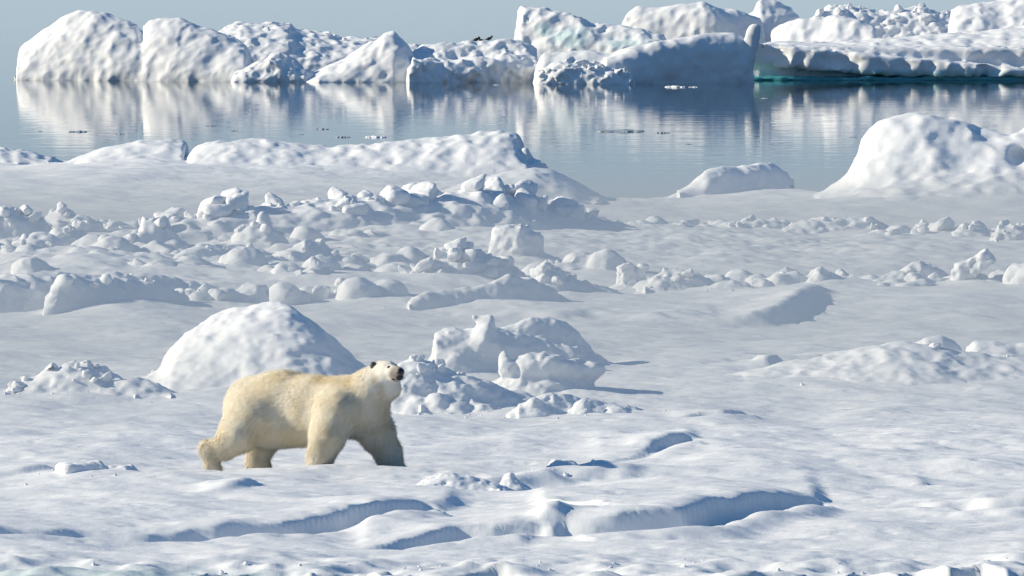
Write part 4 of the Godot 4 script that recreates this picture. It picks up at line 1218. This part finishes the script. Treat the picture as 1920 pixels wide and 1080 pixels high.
func fur_coat(arr: Array, j: Dictionary) -> void:
	var s: float = j.scale
	var v: PackedVector3Array = arr[Mesh.ARRAY_VERTEX]
	var n: PackedVector3Array = arr[Mesh.ARRAY_NORMAL]
	var col := PackedColorArray()
	col.resize(v.size())
	var stain := FastNoiseLite.new()
	stain.seed = 4
	stain.frequency = 2.6
	stain.fractal_octaves = 3
	var cream := Color(0.78, 0.725, 0.60)
	var yellow := Color(0.68, 0.58, 0.39)
	var pale := Color(0.80, 0.76, 0.68)
	var muzzle := Vector3((746 - BEAR_X) * s, (BEAR_Y - 694) * s, 106 * s)
	var spot := func(x: float, y: float, z: float, r: Vector3, k: Color) -> Array:
		return [Vector3((x - BEAR_X) * s, (BEAR_Y - y) * s, z * s), r * s, k]
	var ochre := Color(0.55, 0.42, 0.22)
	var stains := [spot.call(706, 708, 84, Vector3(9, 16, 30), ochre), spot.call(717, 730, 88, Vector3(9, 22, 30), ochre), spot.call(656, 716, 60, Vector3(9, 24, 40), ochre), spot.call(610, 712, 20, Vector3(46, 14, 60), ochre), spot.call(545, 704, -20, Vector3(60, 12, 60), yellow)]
	for i in v.size():
		var t := stain.get_noise_3dv(v[i])
		var c := cream.lerp(yellow, clampf(t * 0.8 + 0.25, 0.0, 0.6))
		# the coat is yellower along the back and neck, paler on the face
		var head := smoothstep(0.42, 0.12, v[i].distance_to(Vector3((724 - BEAR_X) * s, (BEAR_Y - 694) * s, 76 * s)))
		c = c.lerp(pale, head)
		var grey := smoothstep(0.14, 0.06, v[i].distance_to(muzzle) + 0.02 * t)
		c = c.lerp(Color(0.20, 0.17, 0.165), grey * 0.9)
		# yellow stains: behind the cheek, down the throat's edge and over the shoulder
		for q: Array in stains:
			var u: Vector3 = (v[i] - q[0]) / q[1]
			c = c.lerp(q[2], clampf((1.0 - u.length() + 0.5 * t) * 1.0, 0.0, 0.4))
		col[i] = c
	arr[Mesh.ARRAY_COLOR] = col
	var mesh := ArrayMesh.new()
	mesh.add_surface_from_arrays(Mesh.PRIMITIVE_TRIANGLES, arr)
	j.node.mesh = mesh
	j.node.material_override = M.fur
	# the coat itself: tapering hairs lying back along the body
	var rng := RandomNumberGenerator.new()
	rng.seed = 99
	var hv := PackedVector3Array()
	var hn := PackedVector3Array()
	var hc := PackedColorArray()
	var face := Vector3((740 - BEAR_X) * s, (BEAR_Y - 692) * s, 96 * s)
	for i in v.size():
		var near_face := smoothstep(0.10, 0.45, v[i].distance_to(face))
		for k in 5:
			var flow := Vector3(-0.9, -0.75, -0.25)
			if v[i].y < 0.45:
				flow = Vector3(-0.35, -1.0, 0)
			var dir := (n[i] * 0.55 + (flow - n[i] * flow.dot(n[i])) * 0.9 + Vector3(rng.randf_range(-0.28, 0.28), rng.randf_range(-0.28, 0.28), rng.randf_range(-0.28, 0.28))).normalized()
			var long := lerpf(0.008, 0.045, near_face) * rng.randf_range(0.6, 1.35)
			var p := v[i] + Vector3(rng.randf_range(-0.012, 0.012), rng.randf_range(-0.012, 0.012), rng.randf_range(-0.012, 0.012)) - n[i] * 0.006
			var side := dir.cross(n[i]).normalized() * lerpf(0.0015, 0.0032, near_face)
			hv.append(p + side)
			hv.append(p - side)
			hv.append(p + dir * long - Vector3(0, long * 0.12, 0))
			var sn := (n[i] + dir * 0.15).normalized()
			hn.append(sn)
			hn.append(sn)
			hn.append(sn)
			var c := col[i] * rng.randf_range(0.86, 1.1)
			c.a = 1.0
			hc.append(c)
			hc.append(c)
			hc.append(c)
	var ha := []
	ha.resize(Mesh.ARRAY_MAX)
	ha[Mesh.ARRAY_VERTEX] = hv
	ha[Mesh.ARRAY_NORMAL] = hn
	ha[Mesh.ARRAY_COLOR] = hc
	var hmesh := ArrayMesh.new()
	hmesh.add_surface_from_arrays(Mesh.PRIMITIVE_TRIANGLES, ha)
	var o := MeshInstance3D.new()
	o.name = "fur"
	o.mesh = hmesh
	o.material_override = M.fur
	o.set_meta("kind", "stuff")
	j.root.add_child(o)

# ------------------------------------------------------------------ birds and drifting bits
func seabirds() -> void:
	var at := [[893, 74.5, 1.0, "leftmost of three dark seabirds resting on the lumpy slab"], [904, 77.0, -1.0, "middle and lowest of three dark seabirds on the lumpy slab"], [917, 73.0, 1.0, "rightmost of three dark seabirds resting on the lumpy slab"]]
	for q: Array in at:
		var d := 290.0
		var s := d / F
		var root := Node3D.new()
		root.name = numbered("seabird")
		tag(root, q[3], "bird", "seabirds on the ice")
		add_child(root)
		root.position = Vector3((q[0] - 960.0) * s, EYE - (q[1] + 4.0 - HORIZON) * s, -d)
		var part := func(called: String, c: Vector3, r: Vector3, turn: float, m: Mesh) -> void:
			var o := MeshInstance3D.new()
			o.name = called
			o.mesh = m
			o.material_override = M.plume
			root.add_child(o, true)
			o.position = c * Vector3(q[2], 1, 1)
			o.rotation_degrees.z = turn * q[2]
			o.scale = r
		var ball := SphereMesh.new()
		ball.radius = 1.0
		ball.height = 2.0
		ball.radial_segments = 12
		ball.rings = 8
		var cone := CylinderMesh.new()
		cone.top_radius = 0.0
		cone.bottom_radius = 1.0
		cone.height = 2.0
		cone.radial_segments = 8
		var rod := CylinderMesh.new()
		rod.top_radius = 1.0
		rod.bottom_radius = 1.0
		rod.height = 2.0
		rod.radial_segments = 6
		part.call("body", Vector3(0, 0.13, 0), Vector3(0.15, 0.075, 0.08), 18.0, ball)
		part.call("head", Vector3(0.13, 0.23, 0), Vector3(0.05, 0.05, 0.045), 0.0, ball)
		part.call("beak", Vector3(0.20, 0.23, 0), Vector3(0.014, 0.035, 0.014), -90.0, cone)
		part.call("tail", Vector3(-0.18, 0.09, 0), Vector3(0.035, 0.07, 0.03), 100.0, cone)
		part.call("leg", Vector3(0.0, 0.03, 0.03), Vector3(0.008, 0.04, 0.008), 0.0, rod)
		part.call("leg", Vector3(0.01, 0.03, -0.03), Vector3(0.008, 0.04, 0.008), 0.0, rod)

func drifting_ice() -> void:
	# pixel x, y, half length in pixels, what it lies near
	var bits := [[146, 247, 20, "thin dark drift ice streak below the cracked iceberg"], [74, 246, 6, "tiny dark drift ice speck near the left edge of the water"], [222, 251, 10, "short dark drift ice streak right of the longer left one"],
		[395, 236, 11, "small dark drift ice piece alone in the water left of middle"], [437, 245, 9, "faint drift ice streak between two darker pieces"], [600, 242, 15, "dark drift ice streak above the far snow ridge"], [564, 252, 7, "tiny drift ice speck left of the flat grey pieces"],
		[641, 257, 16, "flat grey drift ice piece just behind the far ridge"], [700, 257, 22, "pale lumpy drift ice piece just behind the far ridge"], [1165, 246, 50, "long thin line of drift ice in open water"], [1240, 249, 16, "dark drift ice end right of the long thin line"],
		[1262, 163, 22, "pale drift ice bits below the thumb-tipped slab"], [1300, 163, 10, "small white drift ice lump below the thumb-tipped slab"], [930, 159, 6, "white drift ice speck below the lumpy slab"], [1432, 184, 8, "dark drift ice speck below the flat berg"], [1600, 257, 9, "dark drift ice speck left of the tall bright mound"], [1290, 270, 8, "dark drift ice speck in open water at right of middle"]]
	var made := []
	for v in 3:
		var j := {"name": "drift_ice", "prims": [], "k": 0.05, "amp": 0.05, "rubble": 0.04, "wavelength": 0.3, "warp": 0.1, "off": Vector3(v * 9.0, 2, v), "floor_y": -0.15, "lo": Vector3(-1.3, -0.2, -0.6), "hi": Vector3(1.3, 0.4, 0.6), "cell": 0.055}
		for q: Array in [[-0.55, 0.45, 0.10], [0.1, 0.5, 0.14], [0.62, 0.35, 0.08], [-0.15, 0.3, 0.05 + 0.06 * v]]:
			j.prims.append(PackedFloat32Array([0, q[0] + 0.1 * v, 0.0, 0.06 * v * q[0], q[1] * 0.8, q[2], 0.3]))
		var m := ArrayMesh.new()
		m.add_surface_from_arrays(Mesh.PRIMITIVE_TRIANGLES, make_net(j))
		made.append(m)
	for n in bits.size():
		var q: Array = bits[n]
		var g := ground(q[0], q[1], SEA)
		var o := MeshInstance3D.new()
		o.name = numbered("drift_ice")
		o.mesh = made[n % 3]
		o.material_override = M.snow if str(q[3]).contains("white") or str(q[3]).contains("pale") else M.brash
		tag(o, q[3], "drift ice", "drift ice on the water")
		add_child(o)
		o.position = g
		var k: float = q[2] * -g.z / F
		o.scale = Vector3(k, minf(k, 0.5), minf(k, 1.2) * 2.0)
